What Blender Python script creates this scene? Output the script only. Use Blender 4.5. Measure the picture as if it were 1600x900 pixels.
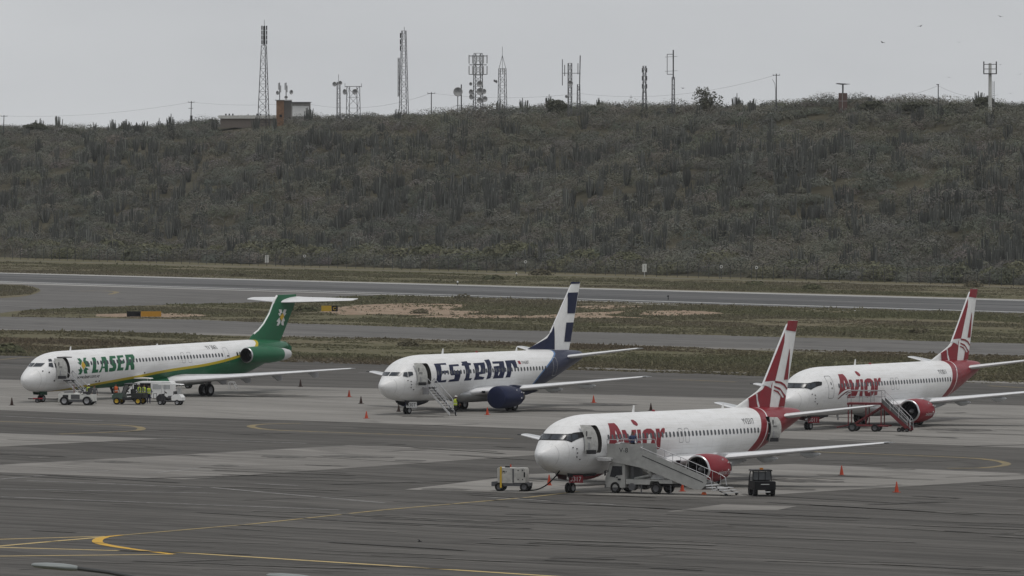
import bpy, bmesh, math, random
import numpy as np
from mathutils import Vector, Matrix
R = math.radians
rng = random.Random(7)
for o in list(bpy.data.objects):
    bpy.data.objects.remove(o)
sc = bpy.context.scene
C = sc.collection

# ------------------------------------------------------------------ camera
CAM_H, HORIZON, FOC = 22.8, 234.0, 11800.0     # eye height (m), horizon row and focal length in photo pixels (1600 wide)
cam = bpy.data.cameras.new('camera')
cam.sensor_width = 36.0
cam.lens = 36.0 * FOC / 1600.0
cam.shift_y = -(450.0 - HORIZON) / 1600.0
cam.clip_start = 1.0
cam.clip_end = 20000.0
camo = bpy.data.objects.new('camera', cam)
C.objects.link(camo)
camo.location = (0, 0, CAM_H)
camo.rotation_euler = (R(90), 0, 0)
sc.camera = camo

# ------------------------------------------------------------------ sky: a closed grey overcast over a Nishita sky
SUN_EL, SUN_AZ = R(74), R(150)
w = bpy.data.worlds.new('World')
sc.world = w
w.use_nodes = True
nt = w.node_tree
nt.nodes.clear()
wo = nt.nodes.new('ShaderNodeOutputWorld')
bg = nt.nodes.new('ShaderNodeBackground')
bg.inputs['Strength'].default_value = 0.10
sky = nt.nodes.new('ShaderNodeTexSky')
sky.sky_type = 'NISHITA'
sky.sun_disc = False
sky.sun_elevation = SUN_EL
sky.sun_rotation = SUN_AZ
sky.air_density = 1.0
sky.dust_density = 4.0
tc = nt.nodes.new('ShaderNodeTexCoord')
mp = nt.nodes.new('ShaderNodeMapping')
mp.inputs['Scale'].default_value = (1, 1, 3.0)
no = nt.nodes.new('ShaderNodeTexNoise')
no.inputs['Scale'].default_value = 7.0
no.inputs['Detail'].default_value = 6.0
no.inputs['Roughness'].default_value = 0.55
rp = nt.nodes.new('ShaderNodeValToRGB')
rp.color_ramp.elements[0].position = 0.32
rp.color_ramp.elements[0].color = (5.15, 5.3, 5.5, 1)
rp.color_ramp.elements[1].position = 0.72
rp.color_ramp.elements[1].color = (6.2, 6.35, 6.5, 1)
mx = nt.nodes.new('ShaderNodeMix')
mx.data_type = 'RGBA'
mx.inputs['Factor'].default_value = 0.96      # the cloud deck hides almost all of the clear sky
nt.links.new(tc.outputs['Generated'], mp.inputs['Vector'])
nt.links.new(mp.outputs['Vector'], no.inputs['Vector'])
nt.links.new(no.outputs['Fac'], rp.inputs['Fac'])
nt.links.new(sky.outputs['Color'], mx.inputs['A'])
nt.links.new(rp.outputs['Color'], mx.inputs['B'])
nt.links.new(mx.outputs['Result'], bg.inputs['Color'])
nt.links.new(bg.outputs['Background'], wo.inputs['Surface'])

sl = bpy.data.lights.new('sun', 'SUN')
sl.energy = 1.25
sl.angle = R(15)
sl.color = (1.0, 0.97, 0.93)
so = bpy.data.objects.new('sun', sl)
C.objects.link(so)
_d = Vector((math.sin(SUN_AZ) * math.cos(SUN_EL), math.cos(SUN_AZ) * math.cos(SUN_EL), math.sin(SUN_EL)))
so.rotation_euler = _d.to_track_quat('Z', 'Y').to_euler()
so.location = (0, 600, 300)

vs = sc.view_settings
vs.view_transform = 'Standard'
vs.look = 'None'
vs.exposure = 0.0
vs.gamma = 1.0
vs.use_curve_mapping = False
sc.render.engine = 'CYCLES'
sc.cycles.max_bounces = 5
sc.cycles.use_denoising = True

# ------------------------------------------------------------------ helpers
def gnd(px, py, z=0.0):
    """ground point (height z) seen at a photo pixel"""
    Y = FOC * (CAM_H - z) / (py - HORIZON)
    return ((px - 800.0) * Y / FOC, Y)

def at(px, py, Y):
    return Vector(((px - 800.0) * Y / FOC, Y, CAM_H - (py - HORIZON) * Y / FOC))

def lin(c):
    return tuple(((x / 255.0) / 12.92 if x / 255.0 <= .04045 else ((x / 255.0 + .055) / 1.055) ** 2.4) for x in c)

class NT:
    """small helper around a material's node tree"""
    def __init__(self, name, rough=.6, metal=0.0, spec=.5):
        self.m = bpy.data.materials.new(name)
        self.m.use_nodes = True
        self.t = self.m.node_tree
        self.b = self.t.nodes['Principled BSDF']
        self.b.inputs['Roughness'].default_value = rough
        self.b.inputs['Metallic'].default_value = metal
        self.b.inputs['Specular IOR Level'].default_value = spec
    def n(self, ty, **kw):
        x = self.t.nodes.new(ty)
        for k, v in kw.items():
            setattr(x, k, v)
        return x
    def l(self, a, b):
        self.t.links.new(a, b)
    def coord(self, which='Object', scale=(1, 1, 1), rotz=0.0, loc=(0, 0, 0)):
        tcn = self.n('ShaderNodeTexCoord')
        m = self.n('ShaderNodeMapping')
        m.inputs['Scale'].default_value = scale
        m.inputs['Rotation'].default_value = (0, 0, rotz)
        m.inputs['Location'].default_value = loc
        self.l(tcn.outputs[which], m.inputs['Vector'])
        return m.outputs['Vector']
    def noise(self, vec, scale=1.0, detail=4.0, rough=.55, dist=0.0):
        x = self.n('ShaderNodeTexNoise')
        x.inputs['Scale'].default_value = scale
        x.inputs['Detail'].default_value = detail
        x.inputs['Roughness'].default_value = rough
        x.inputs['Distortion'].default_value = dist
        self.l(vec, x.inputs['Vector'])
        return x.outputs['Fac']
    def ramp(self, fac, stops, interp='LINEAR'):
        r = self.n('ShaderNodeValToRGB')
        cr = r.color_ramp
        cr.interpolation = interp
        while len(cr.elements) < len(stops):
            cr.elements.new(.5)
        for e, (p, c) in zip(cr.elements, stops):
            e.position = p
            e.color = (*c, 1) if hasattr(c, '__len__') else (c, c, c, 1)
        self.l(fac, r.inputs['Fac'])
        return r.outputs['Color']
    def mix(self, fac, a, b, mode='MIX'):
        x = self.n('ShaderNodeMix', data_type='RGBA', blend_type=mode)
        for sock, v in (('Factor', fac), ('A', a), ('B', b)):
            s = x.inputs[sock]
            if isinstance(v, (int, float)):
                s.default_value = v if sock == 'Factor' else (v, v, v, 1)
            elif isinstance(v, tuple):
                s.default_value = (*v, 1)
            else:
                self.l(v, s)
        return x.outputs['Result']
    def math(self, op, a, b=None, c=None):
        x = self.n('ShaderNodeMath', operation=op)
        for i, v in enumerate((a, b, c)):
            if v is None:
                continue
            if isinstance(v, (int, float)):
                x.inputs[i].default_value = v
            else:
                self.l(v, x.inputs[i])
        return x.outputs[0]
    def curve(self, val, pts, xr, yr):
        """y = piecewise curve of val"""
        mr = self.n('ShaderNodeMapRange')
        mr.inputs['From Min'].default_value, mr.inputs['From Max'].default_value = xr
        self.l(val, mr.inputs['Value'])
        fc = self.n('ShaderNodeFloatCurve')
        cu = fc.mapping.curves[0]
        ps = sorted(((x - xr[0]) / (xr[1] - xr[0]), (y - yr[0]) / (yr[1] - yr[0])) for x, y in pts)
        cu.points[0].location = ps[0]
        cu.points[1].location = ps[-1]
        for p in ps[1:-1]:
            cu.points.new(*p)
        for p in cu.points:
            p.handle_type = 'AUTO_CLAMPED'
        fc.mapping.update()
        self.l(mr.outputs['Result'], fc.inputs['Value'])
        return self.math('MULTIPLY_ADD', fc.outputs[0], yr[1] - yr[0], yr[0])
    def color(self, c):
        if isinstance(c, tuple):
            self.b.inputs['Base Color'].default_value = (*c, 1)
        else:
            self.l(c, self.b.inputs['Base Color'])
        return self
    def bump(self, h, strength=.3, dist=.05):
        b = self.n('ShaderNodeBump')
        b.inputs['Strength'].default_value = strength
        b.inputs['Distance'].default_value = dist
        self.l(h, b.inputs['Height'])
        self.l(b.outputs['Normal'], self.b.inputs['Normal'])

_mats = {}
def mat(name, col, rough=.5, metal=0.0, dirt=.12, scale=2.5, spec=None):
    """plain painted / rubber / metal surface with uneven grime"""
    if name in _mats:
        return _mats[name]
    k = NT(name, rough, metal, (.12 if max(col) < .06 else .3) if spec is None else spec)
    v = k.coord('Object')
    f = k.noise(v, scale, 5, .6)
    k.color(k.mix(k.ramp(f, [(.3, 0.0), (.75, 1.0)]), tuple(c * (1 - dirt) for c in col), tuple(min(1, c * (1 + dirt * .4)) for c in col)))
    r = k.ramp(f, [(.2, max(.05, rough - .1)), (.8, min(1, rough + .12))])
    k.l(r, k.b.inputs['Roughness'])
    _mats[name] = k.m
    return k.m

WHITE = mat('white_paint', (.74, .74, .73), .38, dirt=.10)
OFFWHITE = mat('aged_white_paint', (.58, .58, .55), .5, dirt=.2)
GREY = mat('grey_metal', (.30, .30, .31), .45, .4)
LIGHTGREY = mat('light_grey_paint', (.50, .50, .50), .5)
DARK = mat('dark_metal', (.035, .035, .037), .55)
RUBBER = mat('tyre_rubber', (.018, .018, .018), .85)
STEEL = mat('bare_steel', (.55, .55, .56), .32, .9)
GLASS = mat('dark_glass', (.012, .014, .018), .08, spec=.7, dirt=.05)
SLATE = mat('slate_plastic', (.09, .09, .095), .6)
RED = mat('red_paint', (.215, .008, .017), .42, dirt=.14)
NAVY = mat('navy_paint', (.014, .019, .052), .38, dirt=.16)
GREEN = mat('green_paint', (.011, .115, .05), .42, dirt=.16)
YELLOW = mat('yellow_paint', (.55, .36, .03), .5)
BLACK = mat('black_paint', (.012, .012, .013), .5)

def link(o, parent=None):
    C.objects.link(o)
    if parent is not None:
        o.parent = parent
    return o

def tag(o, label=None, cat=None, group=None, kind=None):
    if label: o['label'] = label
    if cat: o['category'] = cat
    if group: o['group'] = group
    if kind: o['kind'] = kind
    return o

def thing(name, label, cat, loc=(0, 0, 0), rotz=0.0, group=None):
    o = bpy.data.objects.new(name, None)
    o.empty_display_size = .3
    link(o)
    o.location = loc
    o.rotation_euler = (0, 0, rotz)
    return tag(o, label, cat, group)

def copy_tree(o, parent=None):
    c = o.copy()
    C.objects.link(c)
    c.parent = parent
    for ch in list(o.children):
        copy_tree(ch, c)
    return c

class MB:
    """collects shapes into ONE mesh"""
    def __init__(self):
        self.v, self.f, self.mi = [], [], []
    def add(self, vs, fs, m=0):
        n = len(self.v)
        self.v += [tuple(p) for p in vs]
        self.f += [tuple(i + n for i in q) for q in fs]
        self.mi += [m] * len(fs)
        return self
    def box(self, c, s, m=0, rot=None):
        x, y, z = (q / 2 for q in s)
        ps = [Vector(p) for p in ((-x, -y, -z), (x, -y, -z), (x, y, -z), (-x, y, -z), (-x, -y, z), (x, -y, z), (x, y, z), (-x, y, z))]
        if rot is not None:
            ps = [rot @ p for p in ps]
        c = Vector(c)
        return self.add([p + c for p in ps], [(0, 3, 2, 1), (4, 5, 6, 7), (0, 1, 5, 4), (1, 2, 6, 5), (2, 3, 7, 6), (3, 0, 4, 7)], m)
    def prism(self, poly, a, b, axis='y', m=0):
        """polygon (2-D) extruded along an axis from a to b; poly is (x,z) for y, (x,y) for z, (y,z) for x"""
        def P(p, q):
            return {'y': (p[0], q, p[1]), 'z': (p[0], p[1], q), 'x': (q, p[0], p[1])}[axis]
        n = len(poly)
        vs = [P(p, a) for p in poly] + [P(p, b) for p in poly]
        fs = [tuple(range(n))[::-1], tuple(range(n, 2 * n))] + [(i, (i + 1) % n, n + (i + 1) % n, n + i) for i in range(n)]
        return self.add(vs, fs, m)
    def tube(self, p0, p1, r0, r1=None, n=8, m=0):
        p0, p1 = Vector(p0), Vector(p1)
        r1 = r0 if r1 is None else r1
        d = (p1 - p0).normalized()
        u = d.orthogonal().normalized()
        w_ = d.cross(u)
        vs = []
        for p, r in ((p0, r0), (p1, r1)):
            vs += [p + (u * math.cos(2 * math.pi * i / n) + w_ * math.sin(2 * math.pi * i / n)) * r for i in range(n)]
        fs = [(i, (i + 1) % n, n + (i + 1) % n, n + i) for i in range(n)] + [tuple(range(n))[::-1], tuple(range(n, 2 * n))]
        return self.add(vs, fs, m)
    def path(self, pts, r, n=6, m=0):
        for a, b in zip(pts[:-1], pts[1:]):
            self.tube(a, b, r, None, n, m)
        return self
    def lathe(self, prof, c=(0, 0, 0), axis=(0, 1, 0), n=24, m=0, mlist=None):
        """prof: list of (distance along axis, radius)"""
        d = Vector(axis).normalized()
        u = d.orthogonal().normalized()
        w_ = d.cross(u)
        c = Vector(c)
        vs, fs, ms = [], [], []
        for a, r in prof:
            vs += [c + d * a + (u * math.cos(2 * math.pi * i / n) + w_ * math.sin(2 * math.pi * i / n)) * r for i in range(n)]
        for k in range(len(prof) - 1):
            for i in range(n):
                fs.append((k * n + i, k * n + (i + 1) % n, (k + 1) * n + (i + 1) % n, (k + 1) * n + i))
                ms.append(mlist[k] if mlist else m)
        base = len(self.v)
        self.add(vs, fs, m)
        self.mi[-len(fs):] = ms
        return self
    def loft(self, rings, m=0, caps=True, closed=True):
        n = len(rings[0])
        vs = [p for r in rings for p in r]
        fs = []
        for k in range(len(rings) - 1):
            for i in range(n if closed else n - 1):
                fs.append((k * n + i, k * n + (i + 1) % n, (k + 1) * n + (i + 1) % n, (k + 1) * n + i))
        if caps:
            fs.append(tuple(range(n))[::-1])
            fs.append(tuple(range((len(rings) - 1) * n, len(rings) * n)))
        return self.add(vs, fs, m)
    def mesh(self, name, mats, smooth=35):
        me = bpy.data.meshes.new(name)
        me.from_pydata(self.v, [], self.f)
        for m in (mats if isinstance(mats, (list, tuple)) else [mats]):
            me.materials.append(m)
        me.polygons.foreach_set('material_index', self.mi)
        bm = bmesh.new()
        bm.from_mesh(me)
        bmesh.ops.recalc_face_normals(bm, faces=bm.faces)
        bm.to_mesh(me)
        bm.free()
        if smooth:
            me.shade_smooth()
            me.set_sharp_from_angle(angle=R(smooth))
        return me
    def build(self, name, mats, parent=None, smooth=35):
        return link(bpy.data.objects.new(name, self.mesh(name, mats, smooth)), parent)

def sheet(name, pts, z, m, parent=None, kind='structure', rotz=None):
    """flat polygon on the ground; with rotz the object's own x axis runs along that heading"""
    me = bpy.data.meshes.new(name)
    o = bpy.data.objects.new(name, me)
    c = Vector((sum(p[0] for p in pts) / len(pts), sum(p[1] for p in pts) / len(pts), 0))
    q = Matrix.Rotation(-(rotz or 0), 3, 'Z')
    vs_ = [q @ (Vector((p[0], p[1], 0)) - c) for p in pts]
    me.from_pydata(vs_, [], [tuple(range(len(pts)))])
    bm = bmesh.new(); bm.from_mesh(me)
    bmesh.ops.recalc_face_normals(bm, faces=bm.faces)
    for f in bm.faces:
        if f.normal.z < 0: f.normal_flip()
    bmesh.ops.triangulate(bm, faces=bm.faces)
    bm.to_mesh(me); bm.free()
    me.materials.append(m)
    link(o, parent)
    o.location = (c.x, c.y, z)
    o.rotation_euler = (0, 0, rotz or 0)
    if kind: o['kind'] = kind
    return o

def ribbon(name, pts, width, z, m, parent=None, kind='structure'):
    """painted line: a strip of constant width along ground points"""
    vs_, fs_ = [], []
    P = [Vector((p[0], p[1])) for p in pts]
    for i, p in enumerate(P):
        d = (P[min(i + 1, len(P) - 1)] - P[max(i - 1, 0)]).normalized()
        nrm = Vector((-d.y, d.x)) * (width[i] if isinstance(width, (list, tuple)) else width) / 2
        vs_ += [(*(p + nrm), z), (*(p - nrm), z)]
    for i in range(len(P) - 1):
        fs_.append((2 * i, 2 * i + 1, 2 * i + 3, 2 * i + 2))
    me = bpy.data.meshes.new(name)
    me.from_pydata(vs_, [], fs_)
    bm = bmesh.new(); bm.from_mesh(me)
    for f in bm.faces:
        if f.normal.z < 0: f.normal_flip()
    bm.to_mesh(me); bm.free()
    me.materials.append(m)
    o = link(bpy.data.objects.new(name, me), parent)
    if kind: o['kind'] = kind
    return o

def arc_smooth(pts, k=6):
    """Catmull-Rom through the points"""
    P = [Vector((p[0], p[1])) for p in pts]
    P = [P[0] * 2 - P[1]] + P + [P[-1] * 2 - P[-2]]
    out = []
    for i in range(1, len(P) - 2):
        for j in range(k):
            t = j / k
            a, b, c, d = P[i - 1:i + 3]
            out.append(.5 * ((2 * b) + (c - a) * t + (2 * a - 5 * b + 4 * c - d) * t * t + (3 * b - a - 3 * c + d) * t ** 3))
    out.append(P[-2])
    return out

# ================================================================== THE SETTING
RW_DIR = math.atan2(-247.0, 160.0)        # heading of the runway
AP_DIR = math.atan2(-83.7, 83.9)          # paving lanes of the apron

def grass_ground():
    k = NT('dry_grass_ground', .95, spec=.1)
    v = k.coord('Object')
    vr = k.coord('Object', (.35, 1, 1), -RW_DIR)
    big = k.noise(vr, .035, 5, .6)
    mid = k.noise(vr, .25, 6, .65)
    fine = k.noise(v, 1.6, 6, .7)
    c = k.ramp(big, [(.36, (.098, .092, .050)), (.5, (.120, .108, .066)), (.62, (.155, .128, .085))])
    c = k.mix(k.ramp(mid, [(.42, 0.0), (.62, .75)]), c, (.085, .082, .042))
    c = k.mix(k.ramp(fine, [(.45, 0.0), (.7, .55)]), c, (.18, .152, .105))
    k.color(c)
    k.bump(fine, .6, .2)
    return k.m

def soil():
    k = NT('bare_sandy_soil', .95, spec=.1)
    v = k.coord('Object', (.5, 1, 1), 0)
    a = k.noise(v, .22, 6, .65)
    b = k.noise(v, 1.5, 5, .65)
    c = k.ramp(a, [(.35, (.235, .165, .115)), (.65, (.33, .255, .19))])
    c = k.mix(k.ramp(b, [(.5, 0.0), (.64, .8)]), c, (.10, .085, .055))
    k.color(c)
    return k.m

def tarmac(name, dark, light, sx=.05, sy=.55, tint=(1.0, .945, .875), patches=.5, cracks=True):
    """old asphalt: lanes, tyre-worn streaks, patches and cracks"""
    k = NT(name, .9, spec=.08)
    v = k.coord('Object', (sx, sy, 1))
    v2 = k.coord('Object', (sx * .35, sy * .22, 1))
    v3 = k.coord('Object', (.35, 1.6, 1))
    s1 = k.noise(v, 1.0, 7, .68, .25)
    s2 = k.noise(v2, 1.0, 5, .55)
    s3 = k.noise(v3, 1.0, 5, .7)
    c = k.ramp(s1, [(.38, tuple(dark * t for t in tint)), (.50, tuple((dark * .5 + light * .5) * t for t in tint)), (.63, tuple(light * t for t in tint))])
    c = k.mix(k.ramp(s2, [(.38, 0.0), (.66, patches)]), c, tuple(dark * .72 * t for t in tint))
    c = k.mix(k.ramp(s3, [(.34, .34), (.46, 0.0)]), c, tuple(dark * .55 * t for t in tint))
    c = k.mix(k.ramp(s3, [(.58, 0.0), (.75, .28)]), c, tuple(light * 1.35 * t for t in tint))
    if cracks:
        vc = k.coord('Object', (.028, .16, 1))
        vo = k.n('ShaderNodeTexVoronoi', feature='DISTANCE_TO_EDGE')
        vo.inputs['Scale'].default_value = 1.0
        k.l(vc, vo.inputs['Vector'])
        ed = k.ramp(vo.outputs['Distance'], [(0.0, .38), (.035, 0.0)])
        c = k.mix(ed, c, tuple(dark * .5 * t for t in tint))
    k.color(c)
    k.bump(s3, .15, .02)
    return k.m

def faded_paint(name, col, under, cover=.5, scale=1.2):
    k = NT(name, .8, spec=.2)
    f = k.noise(k.coord('Object'), scale, 6, .7)
    k.color(k.mix(k.ramp(f, [(cover - .12, 0.0), (cover + .12, 1.0)]), col, under))
    return k.m

M_GRASS = grass_ground()
M_SOIL = soil()
M_APRON = tarmac('apron_asphalt', .073, .134, .045, .75, patches=.62)
M_CONC = tarmac('apron_concrete', .20, .275, .05, .45, (1, .955, .885), .42)
M_CONC2 = tarmac('worn_concrete', .165, .265, .05, .60, (1, .95, .88), .6)
M_TAXI = tarmac('taxiway_asphalt', .11, .175, .03, .5, (1, .965, .92), .45)
M_RW = tarmac('runway_asphalt', .075, .19, .008, .22, (1, 1.0, 1.0), .7, False)
M_SHOULDER = tarmac('shoulder_gravel', .27, .40, .02, .8, (1, .97, .92), .3, False)
M_TSH = tarmac('taxiway_shoulder_dirt', .15, .27, .02, .8, (1, .94, .86), .5, False)
M_WLINE = faded_paint('white_marking', (.62, .62, .60), (.25, .25, .24), .60)
M_WFAINT = faded_paint('worn_white_marking', (.27, .265, .255), (.13, .126, .12), .50)
M_YLINE = faded_paint('yellow_marking', (.55, .33, .05), (.28, .19, .07), .66)
M_YFAINT = faded_paint('worn_yellow_marking', (.23, .175, .07), (.13, .12, .10), .52)
M_YMID = faded_paint('dull_yellow_marking', (.27, .205, .085), (.135, .12, .09), .50)
M_LINE2 = faded_paint('thin_faded_yellow', (.34, .26, .11), (.16, .135, .09), .54)
M_CREAM = faded_paint('cream_marking', (.50, .38, .17), (.26, .20, .11), .62)

ground = sheet('ground', [(-900, -60), (900, -60), (900, 3200), (-900, 3200)], 0.0, M_GRASS)

def poly(pix):
    return [gnd(*p) for p in pix]

# runway, its bright shoulders and edge lines
sheet('runway_shoulder', poly([(-300, 417.5), (1900, 476), (1900, 503.5), (-300, 434.5)]), .006, M_SHOULDER, rotz=RW_DIR)
runway = sheet('runway', poly([(-300, 419), (1900, 478), (1900, 500), (-300, 432)]), .014, M_RW, rotz=RW_DIR)
ribbon('runway_edge_line', [gnd(x, 427 + x * 43 / 1600) for x in range(-200, 1900, 100)], .95, .020, M_WLINE)
ribbon('runway_edge_line', [gnd(x, 440 + x * 48 / 1600) for x in range(-200, 1900, 100)], 1.25, .020, M_WLINE)
for x in range(-80, 1700, 150):
    y0, y1 = 433.6 + x * 45.5 / 1600, 433.6 + (x + 70) * 45.5 / 1600
    ribbon('runway_centre_line', [gnd(x, y0), gnd(x + 70, y1)], .7, .020, M_WFAINT)
# the exit that joins runway and taxiway on the left, and the parallel taxiway
sheet('taxiway_exit', poly([(-300, 434), (620, 461.5), (560, 464), (480, 468), (400, 473), (260, 476.5), (120, 481), (24, 486), (-20, 492), (-300, 494)]), .010, M_TAXI, rotz=RW_DIR)
taxiway = sheet('taxiway', poly([(-300, 486), (0, 495), (300, 499.5), (600, 510), (1100, 523.5), (1600, 537), (1900, 545), (1900, 564), (1600, 556), (1100, 542), (600, 527.5), (300, 520.5), (0, 514), (-300, 507)]), .014, M_TAXI, rotz=RW_DIR)
sheet('taxiway_shoulder', poly([(-300, 505), (0, 512), (300, 518.5), (600, 525.5), (1100, 540), (1600, 554), (1900, 562), (1900, 566), (1600, 558), (1100, 545), (600, 530), (300, 523), (0, 516), (-300, 509)]), .010, M_TSH, rotz=RW_DIR)
# bare, sandy ground between runway and taxiway
BARE = []
for q in ([(500, 487), (545, 478), (640, 474), (735, 477), (700, 484), (760, 488), (690, 493), (600, 491), (540, 492)],
          [(640, 496), (720, 491.5), (830, 493), (905, 489), (990, 486), (950, 493), (1010, 497), (880, 497), (760, 498)],
          [(1010, 486), (1075, 485), (1130, 490), (1060, 494), (1000, 492)],
          [(880, 479), (960, 477), (1010, 480), (930, 483)],
          [(150, 491), (250, 489), (330, 493), (260, 496), (160, 495)]):
    BARE.append([gnd(*p) for p in arc_smooth(q + [q[0]], 4)[:-1]])
    sheet('bare_soil', BARE[-1], .006, M_SOIL, rotz=RW_DIR)
# a strip of pale perimeter track along the fence
ribbon('perimeter_track', [gnd(x, 406.5 + x * 43 / 1600) for x in range(-200, 1900, 100)], 1.3, .006, M_TSH)

# apron
apron = sheet('apron', poly([(-400, 543), (0, 553.5), (300, 560), (560, 567), (1020, 580), (1300, 590), (1600, 600), (2000, 612)]) + [(150, 330), (-150, 330)], .008, M_APRON, rotz=AP_DIR)
sheet('apron_edge', poly([(-400, 539), (0, 551), (300, 557), (560, 564), (1020, 577), (1300, 587), (1600, 597), (2000, 609), (2000, 616), (1600, 603), (1300, 593), (1020, 583), (560, 570), (300, 563), (0, 556), (-400, 546)]), .004, M_TSH, rotz=AP_DIR)
concrete_stand = sheet('concrete_pad', poly([(-400, 583), (0, 593), (580, 607), (1020, 619), (1600, 634), (2000, 645), (2000, 714), (1600, 700), (1220, 685), (560, 660), (300, 652), (0, 641), (-400, 628)]), .012, M_CONC, rotz=AP_DIR)
sheet('concrete_pad', poly([(-260, 669), (0, 677), (255, 685.5), (0, 698), (-260, 711)]), .012, M_CONC, rotz=AP_DIR)
sheet('concrete_pad', poly([(-120, 733), (0, 726.5), (545, 696), (842, 705), (838, 711), (290, 749), (0, 738.5), (-120, 735)]), .012, M_CONC2, rotz=AP_DIR)
sheet('concrete_pad', poly([(632, 765), (830, 741), (1242, 725), (1420, 732.5), (1640, 742), (1660, 745), (1420, 760), (1330, 765), (1210, 773), (1120, 777), (1000, 775), (780, 769)]), .012, M_CONC, rotz=AP_DIR)
sheet('concrete_pad', poly([(1040, 800), (1130, 788), (1245, 791), (1215, 797), (1120, 797)]), .012, M_CONC2, rotz=AP_DIR)

# painted guide lines
def line(pix, wd, m, name='guide_line', smooth=True, z=.018):
    P = [gnd(*p) for p in pix]
    return ribbon(name, arc_smooth(P, 8) if smooth and len(P) > 2 else P, wd, z, m)
line([(-100, 851.5), (0, 855.6), (270, 863), (600, 883.7), (760, 894), (900, 903)], .55, M_CREAM, smooth=False)
line([(-100, 870.5), (0, 869.3), (270, 866.5)], .5, M_CREAM, smooth=False)
line([(-100, 845), (0, 843), (165, 838.3)], .45, M_CREAM, smooth=False)
line([(-100, 864), (0, 853.5), (90, 845.5), (172, 838.6)], .5, M_CREAM, smooth=False)
ribbon('guide_line', [gnd(*p) for p in ((172, 838.2), (400, 818.5), (600, 797), (830, 777), (905, 768))], .40, .022, M_LINE2)
ribbon('guide_line', arc_smooth([gnd(*p) for p in ((190, 836.6), (166, 839.4), (153, 844.0), (158, 850), (200, 857.5), (270, 866.5))], 8), [.4] * 4 + [.5] * 6 + [.62] * 22 + [.5] * 9, .026, M_YLINE)
line([(-100, 655), (0, 658.7), (120, 662.5), (196, 665), (221, 669.5), (200, 674), (92, 678.5)], .70, M_YMID)
line([(470, 661.5), (412, 663), (392, 666.5), (420, 671.5), (500, 675), (600, 678.5), (800, 686)], .70, M_YMID)
line([(1240, 705), (1400, 711), (1530, 717), (1573, 725), (1540, 731), (1480, 732)], .65, M_YMID)
line([(1050, 593), (1150, 597)], .6, M_YFAINT, smooth=False)
line([(1545, 603), (1600, 606), (1700, 610)], .7, M_YFAINT, smooth=False)
line([(0, 562), (60, 558), (200, 556.5)], .6, M_YFAINT)
line([(120, 455), (160, 454.5), (182, 456.5), (172, 460)], .9, M_YFAINT)
for a, b in (((0, 749), (75, 742.5)), ((40, 751), (315, 762)), ((0, 764), (340, 771)), ((0, 776.5), (530, 797)), ((330, 762), (600, 786)), ((400, 756), (465, 759)),
             ((250, 685), (480, 693)), ((100, 738), (170, 735.5)), ((780, 770), (905, 760)), ((760, 777), (960, 789)), ((640, 600), (660, 601)), ((960, 617), (1030, 620)),
             ((0, 650), (160, 658)), ((1300, 730), (1400, 733)), ((1440, 657), (1500, 652)), ((395, 604), (390, 604)), ((1000, 700), (1250, 712)), ((1150, 590), (1240, 591)), ((230, 740), (310, 732)), ((560, 582), (650, 586)), ((0, 570), (260, 579))):
    ribbon('joint_line', [gnd(*a), gnd(*b)], .40, .017, M_WFAINT)

# the rounded grass island by the runway exit and the grass tongue in front of the taxiway
sheet('grass_island', [gnd(*p) for p in arc_smooth([(-200, 441), (0, 444.5), (40, 446), (63, 453), (48, 461), (0, 466), (-200, 472)], 5)], .020, M_GRASS)

# tyre scrub, sealed cracks and oil drips: long thin darker and paler strips worn into the apron
M_TYRE = faded_paint('tyre_scrub', (.050, .047, .043), (.088, .083, .075), .52, .6)
M_OIL = faded_paint('oil_stain', (.045, .043, .040), (.16, .15, .135), .52, .9)
M_PALE = faded_paint('pale_scrape', (.17, .16, .143), (.10, .095, .085), .46, .8)
rs = random.Random(5)
for i in range(170):
    px, py = rs.uniform(-60, 1660), 645 + 250 * rs.random() ** .8
    L_ = rs.uniform(30, 260) * (py - 500) / 250
    sl_ = rs.choice((.037, .037, .045, .03, -.03, .06)) + rs.uniform(-.008, .008)
    P = [gnd(px + L_ * u, py + L_ * u * sl_ + rs.uniform(-.25, .25)) for u in (0, .25, .5, .75, 1)]
    wd = rs.uniform(.18, .55)
    ribbon('tyre_mark' if i % 3 else 'pale_scrape', arc_smooth(P, 4), wd, .030 + .0002 * i, M_TYRE if i % 3 else M_PALE)
for px, py, rx, ry in ((180, 722, 40, 1.6), (350, 728, 22, 1.4), (440, 714, 40, 2.0), (560, 714, 60, 1.8), (640, 720, 30, 1.2), (520, 728, 26, 1.0), (60, 715, 18, 1.2), (950, 632, 50, 2.2), (870, 640, 60, 2.5), (660, 651, 40, 1.6), (420, 617, 60, 1.6), (1180, 748, 50, 3.0), (1260, 752, 60, 2.4), (1240, 765, 40, 1.6), (1330, 668, 50, 1.8), (1500, 672, 60, 2.0), (700, 765, 40, 1.6)):
    pl = []
    for k_ in range(18):
        a = 2 * math.pi * k_ / 18
        q = rs.uniform(.7, 1.15)
        pl.append(gnd(px + math.cos(a) * rx * q, py + math.sin(a) * ry * q + .02 * math.cos(a) * rx))
    sheet('oil_stain', pl, .024, M_OIL)

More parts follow.
